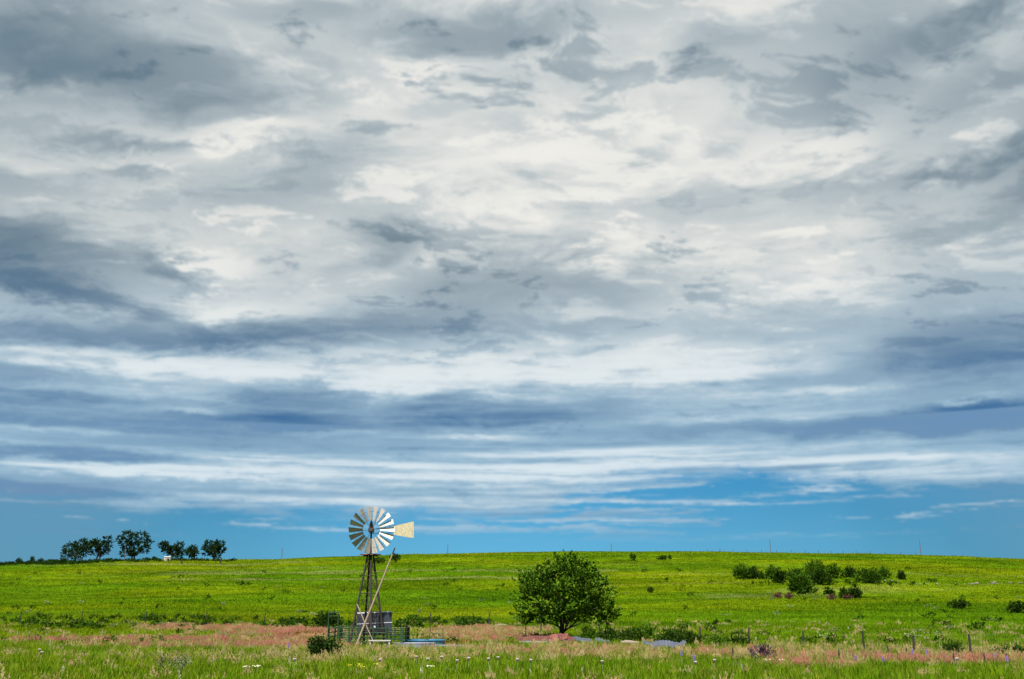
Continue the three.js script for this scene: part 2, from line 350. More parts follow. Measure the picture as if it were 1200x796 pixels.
function bar(a, b, r0, r1 = r0, sides = 8) {
  const A = V(...a), B = V(...b), d = B.clone().sub(A), len = d.length();
  const g = new THREE.CylinderGeometry(r1, r0, len, sides, 1);
  g.translate(0, len / 2, 0);
  g.applyQuaternion(new THREE.Quaternion().setFromUnitVectors(UPY, d.normalize()));
  g.translate(A.x, A.y, A.z);
  return g;
}
function box(w, h, d, x = 0, y = 0, z = 0) { const g = new THREE.BoxGeometry(w, h, d); g.translate(x, y, z); return g; }
// tapered limb through points, with a radius at each
function limb(points, radii, sides = 7) {
  const pos = [], nor = [], uv = [], idx = [], t = V(0, 0, 0), n = V(0, 0, 0), b = V(0, 0, 0);
  points.forEach((p, i) => {
    const a = points[Math.max(0, i - 1)], c = points[Math.min(points.length - 1, i + 1)];
    t.copy(c).sub(a).normalize();
    n.set(0.31, 0.2, 0.93).cross(t).normalize(); b.copy(t).cross(n);
    for (let k = 0; k <= sides; k++) {
      const q = (k / sides) * Math.PI * 2, cx = Math.cos(q), sy = Math.sin(q);
      const dx = n.x * cx + b.x * sy, dy = n.y * cx + b.y * sy, dz = n.z * cx + b.z * sy;
      pos.push(p.x + dx * radii[i], p.y + dy * radii[i], p.z + dz * radii[i]); nor.push(dx, dy, dz); uv.push(k / sides, i);
    }
    if (i) for (let k = 0; k < sides; k++) { const o = (i - 1) * (sides + 1) + k, w = sides + 1; idx.push(o, o + 1, o + w, o + 1, o + w + 1, o + w); }
  });
  const g = new THREE.BufferGeometry();
  g.setAttribute('position', new THREE.Float32BufferAttribute(pos, 3));
  g.setAttribute('normal', new THREE.Float32BufferAttribute(nor, 3));
  g.setAttribute('uv', new THREE.Float32BufferAttribute(uv, 2));
  g.setIndex(idx);
  return g;
}
// leaves: small folded rhombs gathered on twigs
class Leaves {
  constructor(seed) { this.r = rng(seed); this.pos = []; this.nor = []; this.col = []; }
  leaf(x, y, z, dir, size, color) {
    const r = this.r, a = V(dir.x + (r() - 0.5) * 1.5, dir.y + (r() - 0.5) * 1.5, dir.z + (r() - 0.5) * 1.5).normalize();
    const side = V(r() - 0.5, r() - 0.5, r() - 0.5).cross(a).normalize(), n = a.clone().cross(side);
    const w = size * (0.30 + 0.14 * r()), l = size * (0.8 + 0.4 * r()), lift = w * 0.25;
    const p0 = V(x, y, z), p1 = p0.clone().addScaledVector(a, l * 0.45).addScaledVector(side, w).addScaledVector(n, lift);
    const p2 = p0.clone().addScaledVector(a, l), p3 = p0.clone().addScaledVector(a, l * 0.45).addScaledVector(side, -w).addScaledVector(n, lift);
    const k = 0.75 + 0.5 * r(), hue = 1 + 0.25 * r();
    const c = [color[0] * k * hue, color[1] * k, color[2] * k];
    for (const t of [[p0, p1, p2], [p0, p2, p3]]) {
      const m = t[1].clone().sub(t[0]).cross(t[2].clone().sub(t[0])).normalize();
      for (const p of t) { this.pos.push(p.x, p.y, p.z); this.nor.push(m.x, m.y, m.z); this.col.push(...c); }
    }
  }
  twig(x, y, z, dir, length, count, size, color) {
    const r = this.r, d = dir.clone().normalize();
    for (let i = 0; i < count; i++) {
      const t = (i + r()) / count, s = length * 0.22 * (1.15 - t);
      this.leaf(x + d.x * length * t + (r() - 0.5) * s * 2, y + d.y * length * t + (r() - 0.5) * s * 2, z + d.z * length * t + (r() - 0.5) * s * 2, d, size, color);
    }
  }
  // twigs through ellipsoids [x, y, z, rx, ry, rz], most of them near the surface
  blobs(list, twigs, length, count, size, color, rise = 0.35) {
    const r = this.r, vol = list.map((b) => Math.pow(b[3] * b[4] * b[5], 0.75)), sum = vol.reduce((a, b) => a + b, 0);
    list.forEach((b, i) => {
      const n = Math.max(3, Math.round((twigs * vol[i]) / sum));
      for (let k = 0; k < n; k++) {
        const u = r() * 2 - 1, q = r() * Math.PI * 2, s = Math.sqrt(1 - u * u), rad = (0.35 + 0.65 * Math.sqrt(r())) * (0.8 + 0.2 * r());
        const d = V(Math.cos(q) * s, u, Math.sin(q) * s);
        this.twig(b[0] + d.x * b[3] * rad, b[1] + d.y * b[4] * rad, b[2] + d.z * b[5] * rad, V(d.x + (r() - 0.5) * 0.8, d.y * 0.7 + rise + (r() - 0.5) * 0.6, d.z + (r() - 0.5) * 0.8), length * (0.6 + 0.8 * r()), count, size, color);
      }
    });
  }
  build() {
    const g = new THREE.BufferGeometry();
    g.setAttribute('position', new THREE.Float32BufferAttribute(this.pos, 3));
    g.setAttribute('normal', new THREE.Float32BufferAttribute(this.nor, 3));
    g.setAttribute('color', new THREE.Float32BufferAttribute(this.col, 3));
    return g;
  }
}

// ---------------------------------------------------------------- the ground
{
  const ds = [], xs = [];
  for (let d = -200; d < 20; d += 10) ds.push(d);
  for (let d = 20; d < 100; d += 0.55) ds.push(d);
  for (let d = 100, s = 1; d < 500; d += s, s *= 1.006) ds.push(d);
  for (let d = 503, s = 6; d < 9000; d += s, s *= 1.09) ds.push(d);
  const half = [];
  for (let x = 0, s = 0.5; x < 5000; x += s, s *= x < 26 ? 1 : x < 260 ? 1.016 : 1.07) half.push(x);
  for (let i = half.length - 1; i > 0; i--) xs.push(-half[i]);
  xs.push(...half);
  const nx = xs.length, nd = ds.length, pos = new Float32Array(nx * nd * 3), col = new Float32Array(nx * nd * 3), uv = new Float32Array(nx * nd * 2), idx = [], c = [0, 0, 0];
  for (let j = 0; j < nd; j++) for (let i = 0; i < nx; i++) {
    const at = j * nx + i, x = xs[i], z = -ds[j];
    pos[at * 3] = x; pos[at * 3 + 1] = groundY(x, z); pos[at * 3 + 2] = z;
    swardColor(x, z, c);
    const k = c.bare > 0.3 ? 1.25 : 1.1;
    col[at * 3] = c[0] * k; col[at * 3 + 1] = c[1] * k; col[at * 3 + 2] = c[2] * k;
    uv[at * 2] = x / 2.7; uv[at * 2 + 1] = z / 2.7;
    if (i && j) { const a = at - nx - 1; idx.push(a, a + 1, at, a, at, at - 1); }
  }
  const g = new THREE.BufferGeometry();
  g.setAttribute('position', new THREE.BufferAttribute(pos, 3));
  g.setAttribute('color', new THREE.BufferAttribute(col, 3));
  g.setAttribute('uv', new THREE.BufferAttribute(uv, 2));
  g.setIndex(idx); g.computeVertexNormals();
  const m = new THREE.Mesh(g, M.ground);
  m.name = 'ground'; m.receiveShadow = true; m.castShadow = true; m.userData.kind = 'structure';
  tag(m, 'grassy pasture ground rising to a long rounded hill');
  scene.add(m);
}

// ---------------------------------------------------------------- the windmill
{
  const t = thing('windmill', 'old steel windmill with an eighteen-blade wheel on a braced dark tower', 'windmill', -7.62, -54, 0);
  const turn = 0.44, HUB = 6.15, TOP = 4.75;
  const corner = (k, y) => {
    const a = turn + Math.PI / 4 + (k * Math.PI) / 2, r = mix(1.0, 0.15, clamp(y / TOP));
    return [Math.cos(a) * r, y, Math.sin(a) * r];
  };
  const L = (k, y) => corner(k, y);
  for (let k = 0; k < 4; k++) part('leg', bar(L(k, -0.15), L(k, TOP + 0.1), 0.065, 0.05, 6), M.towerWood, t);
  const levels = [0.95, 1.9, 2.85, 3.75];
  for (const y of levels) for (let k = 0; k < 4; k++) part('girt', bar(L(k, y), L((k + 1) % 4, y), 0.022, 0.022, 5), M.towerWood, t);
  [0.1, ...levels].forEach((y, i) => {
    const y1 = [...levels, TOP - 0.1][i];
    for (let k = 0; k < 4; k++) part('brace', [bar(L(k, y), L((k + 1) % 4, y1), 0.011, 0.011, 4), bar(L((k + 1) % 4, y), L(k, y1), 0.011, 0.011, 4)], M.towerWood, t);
  });
  part('pump_rod', bar([0, 0, 0], [0, HUB - 0.2, 0], 0.012, 0.012, 6), M.darkSteel, t);
  // platform of planks
  const pf = new THREE.Group(); pf.name = 'platform'; pf.position.y = TOP + 0.06; pf.rotation.y = -0.12; t.add(pf);
  for (let i = 0; i < 5; i++) part('plank', box(1.02 - 0.05 * (i % 2), 0.045, 0.13, 0, 0.055, (i - 2) * 0.15), M.rustyWood, pf);
  for (const s of [-1, 1]) part('joist', box(0.07, 0.065, 0.72, s * 0.3, 0, 0), M.towerWood, pf);
  // mast above the platform
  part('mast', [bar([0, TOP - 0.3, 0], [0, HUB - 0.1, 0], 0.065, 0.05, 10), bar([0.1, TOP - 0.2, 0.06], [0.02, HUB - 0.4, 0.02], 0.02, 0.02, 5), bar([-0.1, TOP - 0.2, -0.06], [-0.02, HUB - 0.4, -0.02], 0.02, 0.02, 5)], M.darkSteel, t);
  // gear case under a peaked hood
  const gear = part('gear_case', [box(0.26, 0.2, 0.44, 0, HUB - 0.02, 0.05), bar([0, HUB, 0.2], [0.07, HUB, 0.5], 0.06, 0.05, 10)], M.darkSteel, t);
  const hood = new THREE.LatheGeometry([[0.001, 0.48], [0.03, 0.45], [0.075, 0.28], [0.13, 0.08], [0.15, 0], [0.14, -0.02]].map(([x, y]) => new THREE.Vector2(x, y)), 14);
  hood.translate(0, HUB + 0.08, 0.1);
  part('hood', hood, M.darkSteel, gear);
  // the wheel faces south, a little turned; every blade is a curved, pitched sheet
  const wheel = new THREE.Group(); wheel.name = 'wheel'; wheel.position.set(0.08, HUB, 0.5); wheel.rotation.set(0, -0.06, 0); t.add(wheel);
  const hub = new THREE.CylinderGeometry(0.085, 0.1, 0.16, 14); hub.rotateX(Math.PI / 2);
  part('hub', hub, M.darkSteel, wheel);
  const R0 = 0.47, R1 = 1.245, pitch = 0.58;
  const blade = () => {
    const n = 6, m = 4, pos = [], uv = [], idx = [];
    const thick = 0.004;
    for (const s of [1, -1]) for (let i = 0; i <= n; i++) for (let j = 0; j <= m; j++) {
      const v = i / n, u = j / m - 0.5, rad = mix(R0, R1, v), w = mix(0.155, 0.335, v), beta = pitch + 0.12 * (1 - v);
      const along = u * w, cup = (0.25 - u * u) * -0.11 * w / 0.3 + s * thick * 0.5;
      pos.push(rad, along * Math.cos(beta) - cup * Math.sin(beta) * -1 * -1, -along * Math.sin(beta) + cup * Math.cos(beta));
      uv.push(u * w * 1.6, v * 1.1);
    }
    const w = m + 1, half = (n + 1) * w;
    for (let i = 0; i < n; i++) for (let j = 0; j < m; j++) {
      const a = i * w + j;
      idx.push(a, a + w, a + 1, a + 1, a + w, a + w + 1);
      const b = a + half; idx.push(b, b + 1, b + w, b + 1, b + w + 1, b + w);
    }
    const rim = [];
    for (let j = 0; j <= m; j++) rim.push(j);
    for (let i = 1; i <= n; i++) rim.push(i * w + m);
    for (let j = m - 1; j >= 0; j--) rim.push(n * w + j);
    for (let i = n - 1; i > 0; i--) rim.push(i * w);
    rim.forEach((a, k) => { const b = rim[(k + 1) % rim.length]; idx.push(a, b, a + half, b, b + half, a + half); });
    const g = new THREE.BufferGeometry();
    g.setAttribute('position', new THREE.Float32BufferAttribute(pos, 3));
    g.setAttribute('uv', new THREE.Float32BufferAttribute(uv, 2));
    g.setIndex(idx); const f = g.toNonIndexed(); f.computeVertexNormals();
    return f;
  };
  const bladeShape = blade(), r = rng(9);
  const steels = [0, 1, 2, 3, 4].map((k) => { const m = M.bladeSteel.clone(); m.map = repeated(TEX.zinc, 1, 1); m.map.offset.set(k * 0.37, k * 0.21); m.color.multiplyScalar(1 - 0.07 * k); return m; });
  for (let k = 0; k < 18; k++) {
    const m = part('blade', bladeShape, steels[Math.floor(r() * 5)], wheel);
    m.rotation.z = ((k + 0.02) / 18) * Math.PI * 2; m.rotation.y = 0;
  }
  const ring = (name, rad, z, th) => { const g = new THREE.TorusGeometry(rad, th, 5, 72); g.translate(0, 0, z); part(name, g, M.darkSteel, wheel); };
  ring('inner_rim', 0.52, -0.05, 0.008); ring('outer_rim', 0.98, -0.07, 0.008);
  for (let k = 0; k < 6; k++) {
    const a = (k / 6) * Math.PI * 2 + 0.1, c = Math.cos(a), s = Math.sin(a);
    part('spoke', [bar([c * 0.08, s * 0.08, 0.05], [c * 0.98, s * 0.98, -0.07], 0.008, 0.007, 4), bar([c * 0.08, s * 0.08, -0.07], [c * 0.52, s * 0.52, -0.05], 0.007, 0.007, 4)], M.darkSteel, wheel);
  }
  // tail, folded round beside the wheel: two struts and a flared sheet
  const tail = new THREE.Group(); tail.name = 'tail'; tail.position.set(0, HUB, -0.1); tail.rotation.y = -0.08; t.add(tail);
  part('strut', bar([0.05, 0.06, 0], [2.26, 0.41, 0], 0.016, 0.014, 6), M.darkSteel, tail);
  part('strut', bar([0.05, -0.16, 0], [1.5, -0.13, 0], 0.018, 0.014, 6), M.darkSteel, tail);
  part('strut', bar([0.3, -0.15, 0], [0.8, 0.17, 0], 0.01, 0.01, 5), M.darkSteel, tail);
  const vs = new THREE.Shape([[1.2, 0.22], [2.27, 0.46], [2.31, 0.42], [2.33, -0.38], [2.28, -0.42], [1.22, -0.24]].map(([x, y]) => new THREE.Vector2(x, y)));
  const vg = new THREE.ExtrudeGeometry(vs, { depth: 0.006, bevelEnabled: false, steps: 1 }); vg.translate(0, 0, 0.022);
  const vane = part('vane', vg, M.vane, tail);
  part('stiffener', box(0.025, 0.8, 0.015, 2.24, 0, 0.037), M.vane, vane);
  part('stiffener', box(0.02, 0.42, 0.015, 1.34, -0.005, 0.037), M.vane, vane);
}

// ---------------------------------------------------------------- the pen round the tower
const PEN = 'green steel panels of the windmill pen';
function cattlePanel(label, x, z, length, turn, rails, diagonals = [], posts = 2) {
  const t = thing('corral_panel', label, 'fence panel', x, z, turn, PEN);
  for (let i = 0; i < rails; i++) part('rail', bar([0, 0.2 + (0.88 * i) / (rails - 1), 0], [length, 0.2 + (0.88 * i) / (rails - 1), 0], 0.03, 0.03, 6), M.green, t);
  for (let i = 0; i < posts; i++) part('upright', bar([(length * i) / (posts - 1), -0.08, 0], [(length * i) / (posts - 1), 1.12, 0], 0.042, 0.042, 7), M.green, t);
  for (const [a, b, c, d] of diagonals) part('brace', bar([a, b, 0.03], [c, d, 0.03], 0.018, 0.018, 5), M.green, t);
  return t;
}
cattlePanel('green cattle panel with a slanting brace beside the tall gate frame', -8.9, -52.6, 1.05, 0, 5, [[0.1, 0.75, 0.6, 0.4]], 3);
cattlePanel('long green five-rail cattle panel in front of the windmill legs', -7.8, -52.55, 1.35, -0.02, 5, [], 3);
cattlePanel('green cattle panel ending at the heavy corner post by the tanks', -6.4, -52.6, 0.75, 0.02, 6, [], 3);
cattlePanel('green cattle panel closing the far side of the pen behind the solar panel', -9.35, -56.3, 3.6, 0, 5, [], 5);
cattlePanel('green cattle panel forming the pen end away from the tanks', -9.42, -52.72, 3.5, Math.PI / 2, 5, [], 3);
cattlePanel('green cattle panel forming the pen end next to the tanks', -5.66, -52.72, 3.5, Math.PI / 2, 5, [], 3);
{
  const t = thing('corner_post', 'thick dark green corner post of the pen beside the lilac trough', 'post', -5.65, -52.58);
  part('shaft', box(0.15, 1.2, 0.13, 0, 0.5, 0), M.green, t);
  part('cap', new THREE.CylinderGeometry(0.06, 0.1, 0.05, 4, 1).rotateY(Math.PI / 4).translate(0, 1.125, 0), M.green, t);
}
{
  const t = thing('gate', 'tall green walk-through gate frame at the end of the pen', 'gate', -9.46, -52.6);
  for (const x of [0, 0.5]) part('upright', bar([x, -0.1, 0], [x, 1.86, 0], 0.028, 0.028, 8), M.green, t);
  part('header', bar([-0.02, 1.86, 0], [0.52, 1.86, 0], 0.028, 0.028, 8), M.green, t);
  part('header', bar([0, 1.68, 0], [0.5, 1.68, 0], 0.022, 0.022, 8), M.green, t);
  const leaf = new THREE.Group(); leaf.name = 'gate_leaf'; leaf.position.z = 0.06; t.add(leaf);
  for (const y of [0.22, 0.5, 0.8, 1.08]) part('rail', bar([0.03, y, 0], [0.47, y, 0], 0.02, 0.02, 6), M.green, leaf);
  part('brace', bar([0.05, 0.8, 0.02], [0.46, 0.45, 0.02], 0.02, 0.02, 6), M.green, leaf);
}
{
  // sheet of dark modules in a pale frame on two posts behind the tower
  const t = thing('solar_panel', 'dark framed solar panel standing upright behind the windmill legs', 'solar panel', -7.43, -55.15, 0.05);
  for (const x of [-0.72, 0.72]) part('post', bar([x, -0.15, -0.08], [x, 1.72, -0.08], 0.035, 0.035, 8), M.darkSteel, t);
  const f = new THREE.Group(); f.name = 'panel_frame'; f.position.set(0, 1.28, 0); f.rotation.set(-0.06, 0, 0.045); t.add(f);
  part('backing', box(1.84, 1.12, 0.02, 0, 0, -0.022), M.darkSteel, f);
  for (const [y, h] of [[0.565, 0.055], [0.0, 0.03], [-0.565, 0.03]]) part('rail', box(1.9, h, 0.05, 0, y, 0.006), y < -0.1 ? M.darkSteel : M.panelFrame, f);
  for (const x of [-0.935, 0.935]) part('stile', box(0.025, 1.07, 0.044, x, 0, 0.004), M.darkSteel, f);
  for (const [x, w] of [[-0.62, 0.59], [0.0, 0.59], [0.62, 0.59]]) for (const y of [0.275, -0.285]) {
    part('module', box(w, 0.505, 0.03, x, y, 0), M.panelGlass, f);
  }
  part('junction_box', box(0.09, 0.16, 0.05, 0.02, -0.22, 0.04), M.panelFrame, f);
}
function lone(name, label, category, x, z, geos, material, turn = 0, group) {
  const m = part(numbered(name), geos, material, scene);
  m.position.set(x, groundY(x, z), z); m.rotation.y = turn;
  return tag(m, label, category, group);
}
lone('leaning_pole', 'long pale wooden pole leaning across the front of the windmill', 'pole', -8.0, -52.05, limb([V(0, -0.05, 0), V(0.55, 1.7, -0.62), V(1.12, 3.42, -1.25), V(1.7, 5.2, -1.85)], [0.058, 0.052, 0.044, 0.034], 9), M.paleWood);
lone('leaning_pipe', 'thin rusty pipe slanting the other way against the windmill leg', 'pipe', -6.83, -52.2, limb([V(0, 0, 0), V(-0.42, 0.76, -0.2), V(-0.83, 1.5, -0.45), V(-1.23, 2.27, -0.7)], [0.025, 0.025, 0.028, 0.035], 7), M.greyWood);
{
  const t = thing('plank_bench', 'low whitish plank on two stub legs before the pen', 'bench', -6.7, -52.0, 0.02);
  part('plank', box(1.12, 0.05, 0.22, 0, 0.5, 0), M.white, t);
  for (const x of [-0.48, 0.48]) part('leg', box(0.07, 0.5, 0.16, x, 0.224, 0), M.white, t);
}
// ---------------------------------------------------------------- tanks, pipes and junk
function tub(t, rad, depth, height, wall, squash, material) {
  const pts = [[rad - 0.06, 0], [rad, 0.02], [rad, height * 0.45], [rad + 0.015, height * 0.5], [rad, height * 0.55], [rad, height - 0.03], [rad + 0.03, height - 0.015], [rad + 0.02, height + 0.01], [rad - 0.02, height + 0.005], [rad - wall, height - 0.03], [rad - wall, 0.04]].map(([x, y]) => new THREE.Vector2(x, y));
  const g = new THREE.LatheGeometry(pts, 48); g.scale(1, 1, squash);
  part('shell', g, material, t);
  const b = new THREE.CircleGeometry(rad - 0.05, 40); b.rotateX(-Math.PI / 2); b.scale(1, 1, squash); b.translate(0, 0.05, 0);
  part('bottom', b, material, t);
  const w = new THREE.CircleGeometry(rad - wall - 0.002, 40); w.rotateX(-Math.PI / 2); w.scale(1, 1, squash); w.translate(0, height - depth, 0);
  part('water', w, M.water, t);
}
tub(thing('stock_tank', 'round bright blue stock tank right beside the pen', 'stock tank', -4.75, -55.6, 0), 1.13, 0.14, 0.4, 0.03, 1, M.blue);
tub(thing('stock_tank', 'low oval lilac-grey metal trough at the foot of the pen', 'trough', -4.95, -52.3, 0.03), 1.0, 0.08, 0.4, 0.03, 0.45, M.lilac);
lone('fallen_pipe', 'dark purple pipe lying in the grass beyond the blue tank', 'pipe', -3.92, -52.9, [bar([0, 0.2, 0], [1.95, 0.18, 0.1], 0.11, 0.11, 12), bar([-0.06, 0.2, 0], [0.02, 0.2, 0], 0.13, 0.13, 12)], M.purple);
// sheets: a bent corrugated strip with thickness
function sheet(w, d, rise, waves, seed, droop = 0) {
  const nx = Math.max(12, waves * 4), nz = 6, r = rng(seed), a = r() * 9, pos = [], uv = [], idx = [], th = 0.012;
  for (const s of [1, 0]) for (let j = 0; j <= nz; j++) for (let i = 0; i <= nx; i++) {
    const u = i / nx - 0.5, v = j / nz - 0.5;
    const y = rise * (0.5 - v) + 0.018 * Math.sin((i / nx) * waves * Math.PI * 2) + 0.09 * noise(u * 2.5 + a, v * 2 + a) - droop * u * u + s * th;
    pos.push(u * w + 0.03 * noise(v * 4 + a, 3), y, v * d + 0.05 * noise(u * 4, a)); uv.push(u * w * 0.6, v * d * 0.6);
  }
  const W = nx + 1, half = W * (nz + 1);
  for (let j = 0; j < nz; j++) for (let i = 0; i < nx; i++) {
    const p = j * W + i;
    idx.push(p, p + W, p + 1, p + 1, p + W, p + W + 1, p + half, p + half + 1, p + half + W, p + half + 1, p + half + W + 1, p + half + W);
  }
  const edge = (p, q) => idx.push(p, q, p + half, q, q + half, p + half);
  for (let i = 0; i < nx; i++) { edge(i, i + 1); edge(nz * W + i + 1, nz * W + i); }
  for (let j = 0; j < nz; j++) { edge((j + 1) * W, j * W); edge(j * W + nx, (j + 1) * W + nx); }
  const g = new THREE.BufferGeometry();
  g.setAttribute('position', new THREE.Float32BufferAttribute(pos, 3));
  g.setAttribute('uv', new THREE.Float32BufferAttribute(uv, 2));
  g.setIndex(idx); const f = g.toNonIndexed(); f.computeVertexNormals();
  return f;
}
function sheetAt(label, x, D, y, geo, material, turn, roll = 0, group) {
  const m = lone('metal_sheet', label, 'metal sheet', x, -D, geo, material, turn, group);
  m.position.y += y; m.rotation.z = roll;
  return m;
}
sheetAt('long rusty red roofing sheet lying flat in front of the round tree', 1.35, 60.6, 0.2, sheet(2.1, 1.2, 0.26, 14, 1), M.rustDark, 0.06, 0.02);
sheetAt('pinkish rusty sheet tipped up against the fallen red roofing', 2.75, 60.4, 0.2, sheet(1.1, 1.3, 0.34, 8, 2), M.rust, -0.15, 0.12);
sheetAt('brick-red sheet sloping down beside the pinkish rusty sheet', 3.25, 60.2, 0.16, sheet(1.1, 1.3, 0.32, 7, 3), M.rustDark, 0.12, -0.2);
sheetAt('pale grey metal sheet at the foot of the round tree', 4.2, 60.6, 0.14, sheet(1.15, 0.9, 0.18, 6, 4), M.greySheet, 0.1, -0.12);
sheetAt('small grey sheet half buried between the tree and the brush', 5.1, 58.2, 0.14, sheet(0.85, 0.7, 0.2, 5, 5), M.greySheet, -0.2, -0.1);
sheetAt('bluish crumpled sheet draped over the scrap by the brush', 7.75, 51.6, 0.22, sheet(1.5, 0.9, 0.26, 9, 6, 0.2), M.greySheet, 0.1, 0.02);
sheetAt('narrow bluish strip slanting down into the crumpled scrap', 6.95, 51.8, 0.3, sheet(0.75, 0.35, 0.1, 3, 7), M.greySheet, 0.1, -0.3);
sheetAt('short upturned bluish scrap at the end of the crumpled sheet', 8.5, 51.5, 0.18, sheet(0.5, 0.6, 0.3, 3, 8), M.greySheet, -0.4, 0.25);
lone('weathered_log', 'weathered tan log lying in the grass before the brush', 'log', 6.02, -56.6, limb([V(0, 0.2, 0), V(0.35, 0.24, 0.03), V(0.7, 0.2, 0.02), V(0.98, 0.19, 0.06)], [0.11, 0.125, 0.12, 0.1], 9), M.greyWood);
lone('timber', 'weathered grey beam along the edge of the red roofing', 'beam', 0.4, -59.8, limb([V(0, 0.12, 0), V(0.9, 0.14, 0.05), V(1.9, 0.1, 0.02)], [0.09, 0.09, 0.085], 6), M.lilac);
lone('fallen_pipe', 'dark maroon pipe lying in the pink grass past the scrap', 'pipe', 8.9, -48.6, [bar([0, 0.2, 0], [1.15, 0.19, 0.05], 0.065, 0.065, 9), bar([1.1, 0.19, 0.05], [2.0, 0.13, 0.2], 0.055, 0.05, 9)], M.maroon);
lone('flat_stone', 'pale flat stone lying in the green on the far side of the fence', 'rock', -0.95, -93, new THREE.DodecahedronGeometry(0.42, 1).scale(1.3, 0.35, 0.8).translate(0, 0.28, 0), M.stone);

// ---------------------------------------------------------------- fences, poles, things on the crest
function steelPost(label, x, D, h, lean, group) {
  const t = thing('steel_post', label, 'fence post', x, -D, 0, group);
  part('stem', [box(0.035, h + 0.2, 0.012, 0, h / 2 - 0.1, 0), box(0.01, h + 0.2, 0.035, 0, h / 2 - 0.1, 0.0235)], M.post, t);
  part('clip', box(0.06, 0.02, 0.05, 0, h * 0.82, 0.02), M.post, t);
  t.rotation.z = lean;
}
steelPost('dark bent steel post just behind the blue tank', -4.65, 57.2, 1.05, -0.08);
steelPost('thin steel post between the pen and the blue tank', -5.25, 56.9, 0.95, 0.02);
steelPost('thin steel post beyond the blue tank on bare red soil', -3.85, 57.4, 1.0, 0.03);
{
  const line = [[-58.5, 97.5], [-52.4, 97], [-46.5, 96.4], [-40.8, 96.6], [-34.5, 96], [-29.5, 98], [-23.7, 97.3], [-18.2, 96.5], [-13, 95.5], [-7.5, 93], [-2.1, 89.5], [2.2, 77.5], [6.5, 75.8], [9.2, 68], [11.4, 62], [13, 56.2], [14.7, 51.8], [16.6, 48.4], [17.1, 43.8], [18.9, 42.4], [21.5, 40.5]];
  const t = thing('wire_fence', 'wire fence with thin dark posts along the foot of the hill', 'fence', 0, -92), r = rng(51);
  const o = t.position, tops = [];
  line.forEach(([x, D], i) => {
    const h = (i < 11 ? 1.35 : 1.0) + 0.12 * (r() - 0.5), lean = (i < 11 ? 0.1 : 0) + (r() - 0.5) * 0.12, g = groundY(x, -D) - o.y, z = -D - o.z;
    part('post', bar([x, g - 0.2, z], [x + lean, g + h, z + (r() - 0.5) * 0.1], 0.052, 0.045, 7), M.post, t);
    tops.push([x, g, z, lean, h]);
  });
  for (const k of [0.45, 0.75, 0.95]) {
    const gs = [];
    for (let i = 1; i < tops.length; i++) { const a = tops[i - 1], b = tops[i]; gs.push(bar([a[0] + a[3] * k, a[1] + a[4] * k, a[2]], [b[0] + b[3] * k, b[1] + b[4] * k, b[2]], 0.004, 0.004, 3)); }
    part('wire', gs, M.post, t);
  }
}
{
  const t = thing('crest_fence', 'far fence of short dark posts along the very crest above the scrub', 'fence', 132, -452), o = t.position, pts = [];
  for (let k = 0; k < 16; k++) { const x = 88 + k * 6.2, z = -452 - 3 * Math.sin(k * 0.7), g = groundY(x, z) - o.y; pts.push([x - o.x, g, z - o.z]); part('post', bar([x - o.x, g - 0.2, z - o.z], [x - o.x, g + 1.5, z - o.z], 0.09, 0.08, 6), M.post, t); }
  for (const h of [0.7, 1.3]) part('wire', pts.slice(1).map((p, i) => bar([pts[i][0], pts[i][1] + h, pts[i][2]], [p[0], p[1] + h, p[2]], 0.006, 0.006, 3)), M.post, t);
}
// wooden line poles beyond the crest
[[343, -125, 545, 9.2, 'line pole on the crest between the hilltop trees and the windmill'], [530, -35, 545, 8.6, 'line pole on the crest just past the windmill tail'], [711, 54, 545, 8.2, 'line pole on the crest behind the round tree'], [885, 138, 535, 10.2, 'line pole on the crest above the start of the scrub'], [1050, 212, 520, 11.2, 'line pole on the crest above the far end of the scrub']].forEach(([, x, D, h, label]) => {
  const t = thing('line_pole', 'thin wooden ' + label, 'utility pole', x, -D, 0, 'line poles along the crest');
  part('pole', bar([0, -1, 0], [0, h, 0], 0.2, 0.15, 8), M.poleWood, t);
  part('insulator', new THREE.CylinderGeometry(0.09, 0.13, 0.3, 8).translate(0, h + 0.12, 0), M.poleWood, t);
});
lone('mast', 'thin bare mast beside the largest hilltop tree', 'mast', -161, -417, [bar([0, -0.5, 0], [0, 7.6, 0], 0.11, 0.07, 6), bar([-0.3, 7.3, 0], [0.3, 7.3, 0], 0.04, 0.04, 5)], M.poleWood);
{
  const t = thing('shed', 'tiny white shed under a hilltop tree', 'shed', -145.5, -424, 0.25);
  part('wall', box(2.5, 1.7, 2.0, 0, 0.65, 0), M.white, t);
  const rf = new THREE.ExtrudeGeometry(new THREE.Shape([[-1.15, 0], [1.15, 0], [0, 0.3]].map(([x, y]) => new THREE.Vector2(x, y))), { depth: 2.7, bevelEnabled: false });
  rf.rotateY(Math.PI / 2); rf.translate(-1.35, 1.503, 0);
  part('roof', rf, M.white, t);
  part('door', box(0.8, 1.3, 0.05, 0.5, 0.5, 1.027), M.greyWood, t);
}
[[-131.5, 400, 'stout dark post below the white shed on the crest'], [-116.3, 401, 'stout dark post on the crest below the outermost hilltop tree']].forEach(([x, D, label]) => {
  const m = lone('crest_post', label, 'post', x, -D, limb([V(0, -0.3, 0), V(0.02, 0.9, 0), V(0.05, 2.0, 0)], [0.34, 0.3, 0.27], 8), M.post);
  m.rotation.z = -0.03;
});

